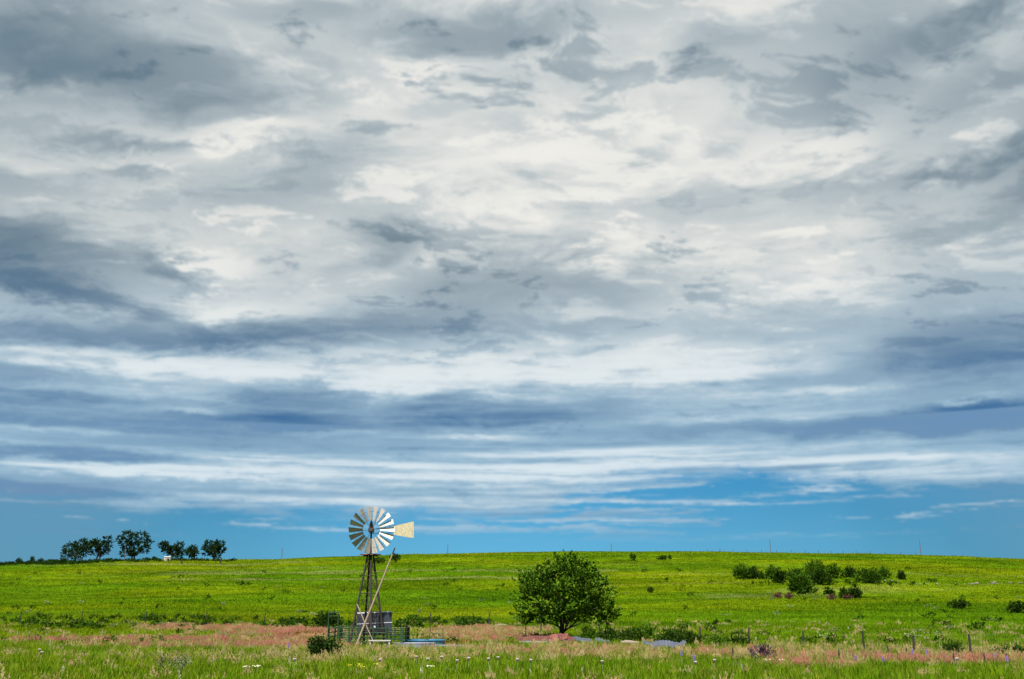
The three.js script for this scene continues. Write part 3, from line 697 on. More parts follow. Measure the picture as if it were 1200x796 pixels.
// ---------------------------------------------------------------- trees and shrubs
const GREEN = [0.042, 0.105, 0.005], DARK = [0.018, 0.047, 0.004], SAGE = [0.10, 0.13, 0.065], BROWN = [0.10, 0.06, 0.042];
function curve(a, b, bend, n, r) {
  const out = [];
  for (let i = 0; i <= n; i++) {
    const t = i / n, p = a.clone().lerp(b, t), k = Math.sin(t * Math.PI) * bend;
    out.push(V(p.x + (r() - 0.5) * k, p.y - k * 0.3 + (r() - 0.5) * k * 0.5, p.z + (r() - 0.5) * k));
  }
  return out;
}
const taper = (n, a, b) => Array.from({ length: n + 1 }, (_, i) => mix(a, b, i / n));
{
  // the round tree: leafy shoots through a full crown that almost reaches the ground
  const t = thing('round_tree', 'full round leafy green tree standing over the rusty sheets', 'tree', 3.15, -66), r = rng(300);
  const prof = [[0.35, 0.7], [0.8, 1.0], [1.2, 1.6], [1.55, 2.7], [1.9, 3.25], [2.2, 3.2], [2.6, 3.2], [3.3, 3.15], [4.0, 2.95], [4.6, 2.2], [5.1, 1.45], [5.45, 0.8], [5.75, 0.3]];
  for (const p of prof) p[0] *= 0.89;
  const radius = (h) => { let i = 0; while (i < prof.length - 2 && prof[i + 1][0] < h) i++; const k = clamp((h - prof[i][0]) / (prof[i + 1][0] - prof[i][0])); return mix(prof[i][1], prof[i + 1][1], k); };
  const limbs = [limb([V(0, -0.2, 0), V(0.05, 0.6, 0), V(0.12, 1.4, 0.05), V(0.2, 2.6, 0), V(0.3, 4.4, 0)], [0.2, 0.16, 0.13, 0.09, 0.03], 9)];
  for (let k = 0; k < 22; k++) {
    const a = k * 2.4 + r() * 0.5, h0 = 0.35 + 2.4 * r(), h1 = 0.9 + 4 * r(), R = radius(h1) * 0.82;
    limbs.push(limb(curve(V(0.06, h0, 0), V(0.3 + Math.cos(a) * R, h1, Math.sin(a) * R), 0.35, 4, r), taper(4, 0.055, 0.012), 5));
  }
  part('trunk', limbs, M.bark, t);
  const L = new Leaves(71);
  // boughs: rounded clumps of shoots, with dark hollows between them
  for (let k = 0; k < 120; k++) {
    const h = (k % 9 ? 1.25 : 0.6) + 3.65 * Math.pow(r(), 0.9), a = k * 2.399 + r() * 0.5, R = radius(h);
    const rad = R * Math.sqrt(0.1 + 0.72 * r()) * (1 + 0.26 * noise(Math.cos(a) * 1.4 + 5.5, h * 0.8 + Math.sin(a) * 1.4)), cx = 0.3 * smooth(0, 2, h) + Math.cos(a) * rad, cz = Math.sin(a) * rad, q = rad / Math.max(0.3, R), size = 0.36 + 0.3 * r();
    const c = r() < 0.3 ? [0.08, 0.155, 0.008] : r() < 0.3 ? [0.034, 0.085, 0.006] : GREEN;
    for (let j = 0; j < 11; j++) {
      const u = r() * 1.7 - 0.7, w = r() * 6.283, s = Math.sqrt(Math.max(0, 1 - u * u)) * size, d = V(Math.cos(w) * s, u * size * 0.8, Math.sin(w) * s);
      L.twig(cx + d.x * 0.7, h + d.y * 0.7, cz + d.z * 0.7, V(d.x / size + Math.cos(a) * q * 0.6, d.y / size + 0.55, d.z / size + Math.sin(a) * q * 0.6), 0.34 + 0.3 * r(), 13, 0.185, c);
    }
  }
  for (const [a, h, R, l] of [[3.0, 1.75, 2.7, 0.75], [0.1, 1.9, 2.6, 0.75], [0.3, 1.5, 2.5, 0.8], [2.9, 2.9, 2.4, 0.7], [2.6, 3.9, 1.8, 0.7], [1.6, 4.8, 0.4, 0.6], [4.2, 4.9, 0.5, 0.55], [1.2, 4.6, 0.9, 0.6], [2.1, 4.85, 0.5, 0.75], [0.6, 4.4, 1.5, 0.6], [2.4, 4.4, 1.6, 0.65], [2.8, 3.9, 2.5, 0.8], [0.2, 2.6, 2.9, 0.7], [3.1, 2.3, 3.0, 0.7], [0.4, 3.4, 2.3, 0.6], [3.3, 3.6, 2.2, 0.7]])
    for (let k = 0; k < 3; k++) L.twig(0.3 + Math.cos(a + k * 0.1) * R, h + (r() - 0.5) * 0.3, Math.sin(a) * R * 0.5, V(Math.cos(a) * 0.8, 0.6, Math.sin(a) * 0.4), l, 16, 0.15, GREEN);
  part('crown', L.build(), M.leaf, t);
}
// hilltop trees: crowns of separate clumps with sky between, sizes in metres from the base of the trunk
const HILL = [
  ['spreading dark hilltop tree with a dense low crown', -186, 428, [[-3, 5.1, 3.3, 3.3], [0.7, 6.9, 3.6, 2.5], [3.4, 5.6, 2.7, 3.3], [-4.4, 3, 2.2, 2.2], [1.4, 3.4, 3.4, 2.6], [4.4, 7.5, 1.8, 1.2]], 3],
  ['upright dark hilltop tree with two bare trunks and a high top', -177, 431, [[-3.1, 5.2, 1.8, 2.6], [-1, 7.2, 2, 1.6], [2.2, 8.8, 1.5, 1.5], [3.1, 6.9, 1.1, 1.6], [0.7, 5, 1.9, 1.9], [-2.6, 8, 1.2, 1], [2.2, 3.8, 1.3, 0.8]], 2],
  ['largest hilltop tree, wide crown with sky showing through', -162, 428, [[-4.4, 7.3, 2.4, 1.9], [-1.8, 10.1, 3, 1.6], [2.9, 10.2, 2.7, 1.3], [5.2, 7.5, 2, 1.3], [6.7, 7.9, 1.4, 0.7], [-3.7, 3.2, 2, 1.8], [1, 4.8, 3, 2.4], [4.4, 4.6, 2, 1.9], [-0.7, 7.3, 2.6, 1.6], [-5.6, 8.8, 1.5, 1], [0, 2.6, 1.8, 1.2], [5.9, 5.2, 1.4, 0.8]], 4],
  ['open hilltop tree with a notched top beside the white shed', -145, 428, [[-4.8, 6.4, 1.7, 1.2], [-2.7, 4.9, 2, 1.6], [0, 3.6, 2.7, 2], [2.6, 6.4, 1.4, 1.2], [3.3, 4.2, 1.7, 1], [3.7, 2.2, 1.7, 1], [-3.4, 7.2, 1, 0.7], [0.4, 5.6, 1, 0.9]], 3],
  ['small round dark hilltop tree', -136.5, 428, [[0, 3.6, 2.4, 2], [0, 5, 1.5, 1.4], [-1.5, 3, 1.2, 1.2], [1.5, 3.3, 1.3, 1.2]], 2],
  ['tall flat-topped hilltop tree, outermost of the row', -126.6, 426, [[-2.9, 6.5, 1.8, 1.7], [2.2, 6.9, 2.1, 1.6], [2.9, 4.6, 1.8, 1.4], [-1.4, 4, 2, 1.8], [2.2, 2, 1.7, 1], [-3.4, 3, 1.1, 0.8], [0.7, 5.1, 1.8, 1.8], [-3.6, 5.4, 1.3, 0.9]], 3],
];
HILL.forEach(([label, x, D, clumps, stems], i) => {
  const t = thing('hilltop_tree', label, 'tree', x, -D, 0, 'trees along the hilltop'), r = rng(610 + i);
  const top = Math.max(...clumps.map((c) => c[1])), limbs = [];
  const fit = [1, 1, 1, 0.92, 0.85, 0.95][i];
  const list = clumps.map((c) => c.map((v) => v * fit)).map(([cx, cy, rx, ry]) => [cx, cy + 0.3, (r() - 0.5) * rx * 1.8, rx, ry, rx * 0.9]);
  const trunk = (dx) => limb([V(dx, -0.4, 0), V(dx * 0.9, 1.2, 0), V(dx * 0.7 + 0.1, 2.6, 0), V(dx * 0.4, top * 0.6, 0)], [0.42, 0.34, 0.28, 0.16], 8);
  limbs.push(trunk(0));
  if (stems !== 3) limbs.push(trunk(i === 1 ? -1.5 : 1.1));
  for (const b of list) limbs.push(limb(curve(V(0, Math.min(1.8, b[1] * 0.6), 0), V(b[0], b[1], b[2]), 0.6, 4, r), taper(4, 0.2, 0.06), 6));
  part('trunk', limbs, M.bark, t);
  const L = new Leaves(80 + i);
  L.blobs(list, (i ? 48 : 75) * clumps.length, 1.0, 13, 0.5, [0.012, 0.034, 0.008], 0.25);
  part('crown', L.build(), M.leaf, t);
});
function shrub(name, label, category, x, D, w, h, color, opts = {}) {
  const { seed = 1, leaf = 0.16, twigs = 120, count = 10, group, lumps = 4, rise = 0.4, low = 0.32 } = opts;
  const t = thing(name, label, category, x, -D, 0, group), r = rng(seed * 977 + 5), list = [];
  const R = w / 2;
  for (let k = 0; k < lumps; k++) {
    const a = (k / lumps) * Math.PI * 2 + r(), s = 0.5 + 0.35 * r();
    list.push([Math.cos(a) * R * 0.42, h * (low + 0.28 * r()), Math.sin(a) * R * 0.42, R * s, h * 0.32 * (0.8 + 0.5 * r()), R * s]);
  }
  list.push([(r() - 0.5) * R * 0.4, h * 0.58, 0, R * 0.6, h * 0.34, R * 0.6]);
  const limbs = [];
  for (const b of list) limbs.push(limb(curve(V((r() - 0.5) * 0.1 * w, -0.1, (r() - 0.5) * 0.1 * w), V(b[0], b[1], b[2]), 0.12 * w, 3, r), taper(3, 0.02 * h + 0.01, 0.006 * h + 0.003), 5));
  part('stem', limbs, M.bark, t);
  const L = new Leaves(seed * 31 + 7);
  L.blobs(list, twigs, Math.max(0.25, h * 0.16), count, leaf, color, rise);
  part('foliage', L.build(), M.leaf, t);
  return t;
}
// the clump of scrub in the draw: east, north, width, height
[[60.5, 265.5, 3.9, 4.0], [63, 265, 3.5, 3.1], [66, 267, 1.5, 2.1], [68.4, 266, 3.2, 3.4], [66.6, 251, 2.5, 3.5], [75.2, 267, 4.8, 2.9], [81.8, 271, 5.2, 4.8], [73.8, 242, 4.6, 3.5], [59.4, 208, 5.4, 4.6], [86.7, 271, 4.7, 3.6], [92.8, 276, 3.4, 2.9], [87.7, 247.5, 5.9, 3.8], [101.2, 276, 3.6, 3.1], [106, 274.5, 1.7, 2.6], [68.6, 219.5, 1.8, 2.1], [60.7, 185.5, 1.2, 2.0], [62.9, 186, 1.8, 2.3]].forEach(([x, D, w, h], i) => {
  const names = {
    6: 'tallest domed shrub at the back of the hillside scrub', 8: 'broad lobed shrub standing before the hillside scrub, downhill of the rest', 11: 'wide dark shrub on the side of the scrub toward the pale rocks',
    13: 'lone upright shrub beside the line of pale rocks', 14: 'small round shrub downhill of the scrub among dry brown bushes', 15: 'slim low shrub downhill of the scrub', 16: 'leaning shrub downhill of the scrub beside the slim one', 0: 'rounded shrub at the end of the scrub away from the rocks',
  };
  shrub('scrub_shrub', names[i] ?? 'dark green shrub within the clump of scrub in the hillside draw', 'shrub', x, D, w * 1.08, h * 1.1, [GREEN, DARK, [0.03, 0.078, 0.004]][i % 3], { seed: 100 + i, leaf: 0.30, twigs: 70 + 22 * w * h, count: 11, group: 'scrub in the hillside draw', lumps: 3 + (i % 3), low: 0.2 });
});
[[50.2, 191, 1.6, 1.0], [51.9, 190, 1.4, 1.1], [57.6, 183, 1.4, 0.8], [60.2, 182, 1.6, 0.8], [70, 262, 3, 0.9]].forEach(([x, D, w, h], i) => shrub('dry_bush', 'low dry brown bush at the edge of the hillside scrub', 'bush', x, D, w, h, BROWN, { seed: 140 + i, leaf: 0.2, twigs: 70, group: 'dry bushes by the scrub' }));
// single bushes: label, east, north, width, height, colour, leaf
[
  ['dark spiky bush alone on the hillside below the pale rocks', 65.8, 150, 3.0, 1.5, DARK, 0.2, 200],
  ['dark bushy shrub on the hillside farthest past the scrub', 70.2, 141, 3.2, 1.75, DARK, 0.2, 240],
  ['dark bush by the last fence posts', 18.4, 43, 0.75, 0.62, DARK, 0.07, 160],
  ['sprawling dark brush along the last fence posts', 20.6, 42.2, 1.5, 0.5, DARK, 0.08, 160],
  ['low dark brush beside the last fence post', 22.1, 42, 1.1, 0.55, DARK, 0.08, 140],
  ['tiny tree-like shrub alone halfway up the hill', 29.6, 216, 1.3, 1.35, DARK, 0.2, 70],
  ['round dark bush just under the crest behind the round tree', 43.9, 364, 2.4, 2.6, DARK, 0.32, 80],
  ['flat dark thicket just under the crest', 55, 367, 4.2, 1.7, DARK, 0.32, 110],
  ['small leaning bush beside the flat crest thicket', 58.2, 370, 1.4, 2.0, DARK, 0.3, 50],
  ['low dark thicket on the hill right behind the windmill platform', -48.8, 368, 5.2, 2.2, DARK, 0.34, 140],
  ['round dark bush on the hill behind the leaning pole tip', -43.2, 371, 3.6, 3.4, DARK, 0.34, 140],
  ['dark leafy bush behind the tall gate frame', -15.9, 88, 2.6, 1.55, DARK, 0.14, 320],
  ['dark leafy bush growing in the straw grass before the pen', -7.75, 42.5, 1.3, 1.0, [0.016, 0.04, 0.006], 0.09, 340],
  ['dark weedy bush on the slope behind the solar panel', -9.9, 101, 1.7, 1.05, GREEN, 0.13, 120],
  ['dark weedy bush on the slope behind the blue tank', -4.8, 99, 1.4, 0.9, GREEN, 0.13, 100],
  ['purplish dark flowering bush in the pink grass', 9.65, 39.6, 0.75, 0.72, [0.055, 0.035, 0.06], 0.06, 150],
].forEach(([label, x, D, w, h, c, leaf, twigs], i) => shrub('bush', label, 'bush', x, D, w, h, c, { seed: 200 + i, leaf, twigs, count: 9 }));
// brush behind the scrap
[[4.9, 64, 1.2, 0.8], [5.9, 61.8, 1.5, 0.95], [6.8, 59.6, 1.6, 0.9], [7.9, 59.4, 1.3, 1.05], [8.6, 56, 1.5, 0.8], [9.6, 55, 1.3, 0.75], [10.6, 53, 1.2, 0.6], [11.7, 53.5, 1.4, 0.55], [9.3, 57.5, 1.2, 0.85]].forEach(([x, D, w, h], i) => shrub('brush_bush', 'low dark green bush in the row of brush behind the scrap metal', 'bush', x, D, w, h, i % 3 ? DARK : GREEN, { seed: 240 + i, leaf: 0.095, twigs: 190, count: 9, group: 'brush behind the scrap' }));
// saplings on bare stems under the round tree
[[0.9, 68, 1.1], [6.2, 66.5, 1.25]].forEach(([x, D, h], i) => {
  const t = thing('sapling', ['thin bare-stemmed sapling under the windmill side of the round tree', 'thin bare-stemmed sapling under the brush side of the round tree'][i], 'sapling', x, -D), r = rng(i + 40);
  part('trunk', limb([V(0, -0.1, 0), V(0.02, 0.5, 0), V(0.0, h, 0)], [0.035, 0.03, 0.018], 6), M.bark, t);
  const L = new Leaves(90 + i); L.blobs([[0, h + 0.25, 0, 0.4, 0.35, 0.4]], 60, 0.3, 9, 0.13, GREEN); part('crown', L.build(), M.leaf, t);
});
// trees and brush where the crest runs out past the hilltop trees
[[-208, 424, 2.2, 2.6, 2.0], [-202.5, 424, 1.2, 3.6, 0.9], [-198.5, 423, 2.0, 2.2, 1.6], [-194.8, 424, 2.6, 1.6, 1], [-190.5, 420, 3.0, 1.6, 1], [-187, 419, 2.2, 2.4, 1.8], [-170, 424, 5, 1.4, 0.9], [-154, 425, 4.5, 1.1, 0.7], [-151.3, 424, 1.0, 1.7, 1]].forEach(([x, D, w, h], i) => shrub('crest_bush', ['small scraggy tree at the low end of the crest', 'thin scraggy sapling at the low end of the crest'][i] ?? 'dark bush along the crest beneath the hilltop trees', 'bush', x, D, w, h, DARK, { seed: 270 + i, leaf: 0.34, twigs: 40 + 10 * w * h, count: 9, group: 'bushes on the crest' }));
// pale rocks along the hillside
{
  const r = rng(505), shapes = [0, 1, 2].map((k) => { const g = new THREE.DodecahedronGeometry(0.5, 0), p = g.attributes.position; for (let i = 0; i < p.count; i++) { const s = 0.8 + 0.35 * noise(p.getX(i) * 3 + k * 7, p.getY(i) * 3 + p.getZ(i)); p.setXYZ(i, p.getX(i) * s * 1.3, p.getY(i) * s * 0.6, p.getZ(i) * s); } g.computeVertexNormals(); return g; });
  for (let k = 0; k < 46; k++) {
    const x = 94 + 38 * Math.pow(r(), 1.3), D = 242 + 14 * r() - (x - 94) * 0.03 + 5 * smooth(104, 94, x);
    const m = lone('rock', 'pale rock in the line of stones across the hillside', 'rock', x, -D, shapes[k % 3], M.stone, r() * 6, 'pale rocks on the hillside');
    m.scale.setScalar(0.3 + 0.75 * r() * r() + 0.2 * r()); m.position.y += 0.38;
  }
}

// ---------------------------------------------------------------- grass, weeds and flowers
const WEDGE = 0.68;          // the meadow is sown over a wedge wider than the view
function tuft(seed, blades, height, spread, width, lean) {
  const r = rng(seed), pos = [], idx = [];
  for (let k = 0; k < blades; k++) {
    const a = r() * 6.283, q = Math.sqrt(r()) * spread, x = Math.cos(a) * q, z = Math.sin(a) * q, h = height * (0.55 + 0.6 * r());
    const d = r() * 6.283, l = lean * h * (0.4 + 0.9 * r()), dx = Math.cos(d), dz = Math.sin(d), sx = -dz * width * 0.5, sz = dx * width * 0.5, o = pos.length / 3;
    pos.push(x - sx, 0, z - sz, x + sx, 0, z + sz, x + dx * l * 0.35 - sx * 0.8, h * 0.55, z + dz * l * 0.35 - sz * 0.8, x + dx * l * 0.35 + sx * 0.8, h * 0.55, z + dz * l * 0.35 + sz * 0.8, x + dx * l, h * (1 - 0.12 * lean), z + dz * l);
    idx.push(o, o + 1, o + 3, o, o + 3, o + 2, o + 2, o + 3, o + 4);
  }
  const g = new THREE.BufferGeometry();
  g.setAttribute('position', new THREE.Float32BufferAttribute(pos, 3));
  g.setIndex(idx);
  const f = g.toNonIndexed(); f.computeVertexNormals();
  return f;
}
// a stem with a loose seed head
function seedStem(seed, stems, height) {
  const r = rng(seed), pos = [];
  for (let k = 0; k < stems; k++) {
    const x = (r() - 0.5) * 0.3, z = (r() - 0.5) * 0.3, h = height * (0.7 + 0.5 * r()), lx = (r() - 0.5) * 0.25, lz = (r() - 0.5) * 0.25, a = r() * 6.3, sx = Math.cos(a) * 0.005, sz = Math.sin(a) * 0.005;
    pos.push(x - sx, 0, z - sz, x + sx, 0, z + sz, x + lx, h, z + lz);
    for (let i = 0; i < 7; i++) {
      const t = 0.62 + 0.4 * (i / 7), w = 0.045 * (1.2 - i / 9), b = r() * 6.3, px = x + lx * t, pz = z + lz * t, py = h * t;
      pos.push(px, py, pz, px + Math.cos(b) * w, py + 0.03, pz + Math.sin(b) * w, px + Math.cos(b) * w * 0.4, py + 0.075, pz + Math.sin(b) * w * 0.4);
    }
  }
  const g = new THREE.BufferGeometry();
  g.setAttribute('position', new THREE.Float32BufferAttribute(pos, 3));
  g.computeVertexNormals();
  return g;
}
const pinkish = (c) => c.pink > 0.25;
const Q = new THREE.Quaternion(), E3 = new THREE.Euler();
function sow(name, label, category, geo, spots) {
  const m = new THREE.InstancedMesh(geo, M.grass, spots.length), mat = new THREE.Matrix4(), c = new THREE.Color();
  spots.forEach(([x, z, s, sy, turn, col], i) => {
    Q.setFromEuler(E3.set(0, turn, 0));
    mat.compose(V(x, groundY(x, z) - 0.01, z), Q, V(s, sy, s));
    m.setMatrixAt(i, mat); m.setColorAt(i, c.setRGB(col[0], col[1], col[2]));
  });
  m.name = numbered(name); m.castShadow = m.receiveShadow = true;
  tag(m, label, null, null, 'stuff');
  scene.add(m);
  return m;
}
const blocked = (x, D) => (x > -10 && x < -5.4 && D > 51.9 && D < 57 ? 0.55 : (x > 0.2 && x < 4.9 && D > 57.5 && D < 61.6) || ((x + 4.75) ** 2 + (D - 55.6) ** 2 < 1.5) || (Math.abs(x + 4.95) < 1.05 && D > 50.3 && D < 52.8) || (x > -4.1 && x < -1.8 && D > 51.2 && D < 53.3) || (x > 8.8 && x < 11 && D > 47 && D < 49) || (x > 5.9 && x < 7.1 && D > 55 && D < 57) || (x > 6.6 && x < 8.9 && D > 49.6 && D < 52.2) ? 1 : 0);
{
  const c = [0, 0, 0], jitter = (r, col, a) => { const k = 1 + a * (r() - 0.5), y = 1 + 0.22 * (r() - 0.5); return [col[0] * k * y, col[1] * k, col[2] * k]; };
  const place = (seed, count, d0, d1, power, fn) => {
    const r = rng(seed), out = [];
    for (let k = 0; k < count; k++) {
      const u = r(), D = power === 0 ? d0 * Math.pow(d1 / d0, u) : Math.pow(mix(Math.pow(d0, power), Math.pow(d1, power), u), 1 / power);
      const x = (r() * 2 - 1) * (D * WEDGE + 3), z = -D;
      if (r() < blocked(x, D)) continue;
      const s = fn(r, x, z, D, swardColor(x, z, c));
      if (s) out.push(s);
    }
    return out;
  };
  // near meadow: four tuft shapes
  for (let v = 0; v < 4; v++) {
    sow('meadow_grass', 'lush green grass blades of the near meadow', 'grass', tuft(900 + v, 13, 0.36, 0.16, 0.012, 0.55), place(20 + v, 16000, 24, 66, 1.3, (r, x, z, D, col) => {
      if (col.bare > 0.35 && r() < 0.9) return null;
      const dry = col.straw * 0.6 + col.pink * 0.5, tall = (0.72 + 0.5 * r()) * (1 + 0.35 * noise(x / 2.3, D / 2.3)) * mix(1, 0.7, smooth(50, 66, D)) * (1 - 0.1 * dry) * (r() < 0.2 ? 1.35 : 1);
      const lush = noise(x / 3.5 + 70, D / 2.5), g = r() < 0.5 ? [0.062 * (1 + 0.5 * lush), 0.125 * (1 + 0.25 * lush), 0.004] : r() < 0.3 ? [0.14, 0.16, 0.02] : [col[0], col[1], col[2]];
      return [x, z, 0.9 + 0.5 * r(), tall, r() * 6.28, jitter(r, g, 0.7)];
    }));
  }
  // middle ground out to the fence and the foot of the rise
  for (let v = 0; v < 3; v++) {
    sow('pasture_grass', 'grazed pasture grass between the pen and the rise', 'grass', tuft(930 + v, 14, 0.3, 0.3, 0.022, 0.6), place(40 + v, 15000, 60, 125, 1, (r, x, z, D, col) => {
      if (col.bare > 0.4 && r() < 0.9) return null;
      return [x, z, 0.9 + 0.7 * r(), 0.7 + 0.6 * r(), r() * 6.28, jitter(r, col, 0.55)];
    }));
  }
  // the rise
  for (let v = 0; v < 3; v++) {
    sow('hill_grass', 'bright yellow-green grass of the long hillside', 'grass', tuft(950 + v, 16, 0.3, 0.55, 0.045, 0.7), place(50 + v, 40000, 110, 500, 0, (r, x, z, D, col) => {
      const k = Math.pow(D / 110, 0.75);
      return [x, z, (0.8 + 0.7 * r()) * k, (0.4 + 0.35 * r()) * (0.5 + 0.5 * k), r() * 6.28, jitter(r, col, 0.24)];
    }));
  }
  // seeding grasses, straw and pink
  for (let v = 0; v < 3; v++) {
    sow('seeding_grass', 'tan and pink seeding grass stems in drifts', 'grass', seedStem(970 + v, 6, 0.44), place(60 + v, 60000, 25, 104, 1.2, (r, x, z, D, col) => {
      const p = Math.max(col.straw, col.pink), chance = Math.max(0.03, p);
      if (r() > chance * (pinkish(col) ? 0.32 : 0.2) || col.bare > 0.5) return null;
      const pink = r() < col.pink * 0.85;
      const c0 = pink ? [0.33, 0.15, 0.105] : r() < 0.4 ? [0.22, 0.22, 0.05] : [0.34, 0.265, 0.125];
      return [x, z, (0.9 + 0.6 * r()) * mix(1, 1.6, smooth(50, 100, D)), (0.65 + 0.5 * r()) * mix(1, 0.9, smooth(50, 100, D)), r() * 6.28, jitter(r, c0, 0.4)];
    }));
  }
  // dark broad-leaved weeds along the fence line and scattered over the slope
  const weed = (seed) => { const L = new Leaves(seed); L.blobs([[0, 0.25, 0, 0.22, 0.25, 0.22], [0.1, 0.45, 0, 0.12, 0.2, 0.12]], 14, 0.3, 6, 0.15, [1, 1, 1], 0.9); const g = L.build(); g.deleteAttribute('color'); return g; };
  for (let v = 0; v < 3; v++) {
    sow('weeds', 'dark leafy weeds along the fence and dotted over the slope', 'weeds', weed(300 + v), place(80 + v, 9000, 55, 330, 0.2, (r, x, z, D, col) => {
      const fence = D > 86 && D < 112 && x < -1 ? 0.9 * smooth(0.05, 0.5, noise(x / 2.6, D / 4 + 3)) : 0;
      const right = x > 4 && D > 52 - 0.45 * (x - 8) && D < 82 - 1.0 * (x - 8) * 0.9 ? 0.3 * smooth(0.15, 0.6, noise(x / 2.5 + 5, D / 4)) : 0;
      const slope = mix(0.14, 0.05, smooth(120, 170, D)) * smooth(0.3, 0.8, noise(x / 9 + 2, D / 7)) + 0.005;
      const draw = x > 58 && x < 108 && Math.abs(D - 256 - 12 * Math.sin(x / 17)) < 6 ? 0.2 : 0;
      if (r() > Math.max(fence, right, slope, draw)) return null;
      const s = (0.7 + 0.9 * r()) * mix(0.85, 1.5, smooth(110, 300, D)) * (D < 80 ? 0.75 : 1);
      return [x, z, s * 1.1, s * (draw ? 0.8 : 0.7), r() * 6.28, jitter(r, [0.022, 0.055, 0.005], 0.6)];
    }));
  }
  // coarse darker tussocks strewn in streaks over the rise
  sow('tussocks', 'coarse dark green tussocks strewn in streaks over the hillside', 'grass', tuft(990, 18, 0.5, 0.4, 0.04, 0.4), place(95, 26000, 78, 460, 0, (r, x, z, D, col) => {
    const k = smooth(0.1, 0.85, fbm(x / 22 + 4, D / 6 + 1, 3) + 0.35 * noise(x / 70, D / 60)) * 0.5 + 0.01;
    if (r() > k * mix(1, 0.7, smooth(200, 420, D))) return null;
    const s = (0.6 + 0.6 * r()) * mix(1, 2.4, smooth(100, 420, D));
    return [x, z, s, (0.5 + 0.5 * r()) * mix(0.8, 1.3, smooth(100, 420, D)), r() * 6.28, jitter(r, [0.045, 0.09, 0.004], 0.6)];
  }));
  // scrubby growth where the crest runs out under the hilltop trees
  sow('crest_weeds', 'dark scrubby growth along the crest under the hilltop trees', 'weeds', weed(307), place(88, 9000, 395, 430, 1, (r, x, z, D) => {
    const k = x < -118 ? smooth(-0.35, 0.3, noise(x / 7, D / 5)) * mix(0.35, 1, smooth(-140, -190, x)) * smooth(392 + smooth(-200, -130, x) * 18, 414, D) : 0;
    return r() < k * 0.8 ? [x, z, 2 + 2 * r(), 0.9 + 0.9 * r(), r() * 6.28, jitter(r, [0.015, 0.038, 0.005], 0.6)] : null;
  }));
  // pale grey-green weed mounds
  sow('pale_weeds', 'pale grey-green weed mounds dotted over the pasture', 'weeds', weed(311), place(90, 5200, 60, 330, 0.1, (r, x, z, D) => (r() < 0.015 + 0.06 * smooth(0.3, 0.8, noise(x / 9, D / 9 + 31)) ? [x, z, (0.8 + 0.7 * r()) * mix(1, 1.4, smooth(110, 300, D)), 0.4 + 0.4 * r(), r() * 6.28, jitter(r, [0.15, 0.175, 0.08], 0.4)] : null)));
  // small white flowers
  sow('white_flowers', 'tiny white flowers scattered through the meadow', 'flowers', weed(317), place(91, 900, 27, 90, 1, (r, x, z) => (r() < 0.07 ? [x, z, 0.1 + 0.08 * r(), 0.4 + 0.2 * r(), r() * 6.28, [0.5, 0.48, 0.4]] : null)));
}
// flowers that stand out one by one
function flower(name, label, category, x, D, h, head, group) {
  const t = thing(name, label, category, x, -D, 0, group), r = rng(Math.round(x * 100 + D * 10 + 5000));
  part('stem', limb([V(0, -0.05, 0), V(0.02 * (r() - 0.5), h * 0.5, 0.01), V(0.05 * (r() - 0.5), h, 0)], [0.008, 0.007, 0.006], 5), M.thistleStem, t);
  head(t, h, r);
}
M.thistleStem = std(rgb(0.16, 0.24, 0.12), 0.9);
M.thistle = std(rgb(0.56, 0.46, 0.49), 0.9); M.calyx = std(rgb(0.10, 0.05, 0.07), 0.9);
M.violet = std(rgb(0.16, 0.09, 0.36), 0.9); M.yellow = std(rgb(0.54, 0.43, 0.01), 0.8); M.creamy = std(rgb(0.56, 0.55, 0.39), 0.9); M.dock = std(rgb(0.022, 0.02, 0.016), 0.9);
const thistleHead = (t, h) => {
  part('calyx', new THREE.LatheGeometry([[0.002, -0.045], [0.034, -0.03], [0.04, -0.008], [0.03, 0.012]].map(([a, b]) => new THREE.Vector2(a, b)), 10).translate(0, h + 0.03, 0), M.calyx, t);
  const g = [];
  for (let k = 0; k < 16; k++) { const a = k * 2.4, q = 0.05 * Math.sqrt((k + 0.5) / 16); g.push(bar([Math.cos(a) * q * 0.5, h + 0.035, Math.sin(a) * q * 0.5], [Math.cos(a) * q * 1.15, h + 0.085 - q * 0.3, Math.sin(a) * q * 1.15], 0.006, 0.011, 4)); }
  part('florets', g, M.thistle, t);
};
[[-3.3, 35.5], [-2.8, 34.2], [-2.42, 35.4], [-1.45, 34.4], [-1.75, 32.8], [-0.78, 34], [-0.48, 35.2], [0.18, 33.4], [0.6, 33], [5.8, 32.6], [6.6, 33.6], [-7.15, 33.9], [-17.6, 38.5], [-19.3, 42], [-4.35, 34], [2.9, 33.2], [14.9, 34.5]].forEach(([x, D]) => flower('thistle', 'pale pink thistle head on a tall stem in the near grass', 'thistle', x, D, 0.44, thistleHead, 'thistles in the near grass'));
const spikeHead = (t, h, r) => { const g = []; for (let k = 0; k < 22; k++) { const a = k * 2.4, y = h - 0.02 + 0.2 * (k / 22), q = 0.035 * (1.1 - k / 26); g.push(new THREE.OctahedronGeometry(0.018, 0).translate(Math.cos(a) * q, y, Math.sin(a) * q)); } part('spike', g, M.violet, t); };
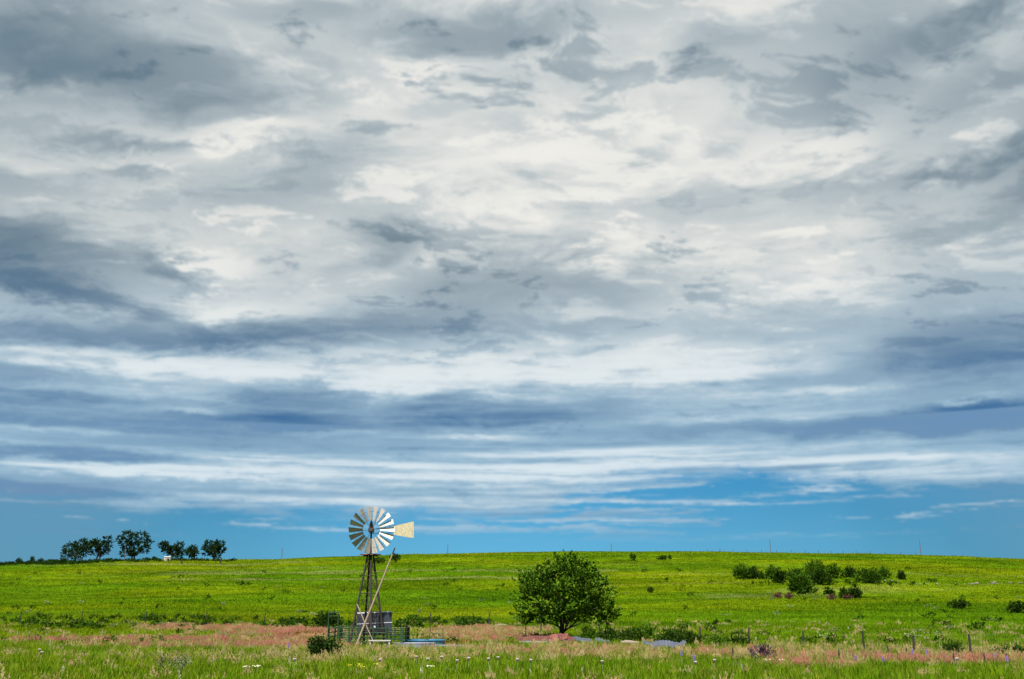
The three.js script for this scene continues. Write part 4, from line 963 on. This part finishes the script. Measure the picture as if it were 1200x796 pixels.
[[6.0, 36.4, 0.5], [6.15, 34.8, 0.4], [15.3, 39.3, 0.42], [15.7, 38.9, 0.42], [12.1, 36.3, 0.3], [17.6, 37.5, 0.35], [17.3, 36, 0.35], [-10, 46, 0.4], [12.9, 35.8, 0.3]].forEach(([x, D, h]) => flower('violet_flower', 'slender violet flower spike in the straw grass', 'flower', x, D, h, spikeHead, 'violet flower spikes'));
const daisyHead = (mat, n, size) => (t, h, r) => { const g = []; for (let k = 0; k < n; k++) { const a = r() * 6.28, q = 0.13 * Math.sqrt(r()); g.push(new THREE.SphereGeometry(size, 7, 5).scale(1, 0.55, 1).translate(Math.cos(a) * q, h + 0.05 * (r() - 0.5), Math.sin(a) * q)); } part('blossom', g, mat, t); };
[[-5.35, 34.2], [-5.1, 34.6], [-4.9, 33.6], [-4.55, 34.9]].forEach(([x, D]) => flower('yellow_flower', 'small yellow flower cluster low in the near grass', 'flower', x, D, 0.3, daisyHead(M.yellow, 5, 0.026), 'yellow flowers'));
[[-8.4, 32.6], [-8.1, 32.8], [-2.6, 32.7], [9.0, 36.4], [9.5, 36.2]].forEach(([x, D]) => flower('cream_flower', 'creamy white flower cluster in the near meadow', 'flower', x, D, 0.34, daisyHead(M.creamy, 14, 0.022), 'cream flower clusters'));
const dockHead = (t, h, r) => { const g = []; for (let k = 0; k < 26; k++) { const a = k * 2.4, y = h * (0.45 + 0.55 * (k / 26)), q = 0.03 * (1.15 - k / 28); g.push(new THREE.OctahedronGeometry(0.02, 0).scale(1, 1.4, 1).translate(Math.cos(a) * q, y, Math.sin(a) * q)); } part('seed_head', g, M.dock, t); };
[[8.8, 41, 0.62], [12.2, 38.4, 0.6], [13.9, 38, 0.75], [15.9, 37.1, 0.55], [16.6, 36.2, 0.6], [15.35, 40, 0.62], [18.2, 37.9, 0.55]].forEach(([x, D, h]) => flower('dock_stalk', 'dark upright seed stalk rising from the pink grass', 'plant', x, D, h, dockHead, 'dark seed stalks in the pink grass'));
// silvery sage clump at the edge of the near grass
[[-11.3, 33.4], [-10.7, 33], [-10.9, 34.2]].forEach(([x, D], i) => shrub('sage_plant', 'silvery sage plant in the near green grass', 'plant', x, D, 0.4, 0.55, SAGE, { seed: 290 + i, leaf: 0.06, twigs: 22, rise: 1.2, group: 'silvery sage plants' }));

renderer.render(scene, camera);
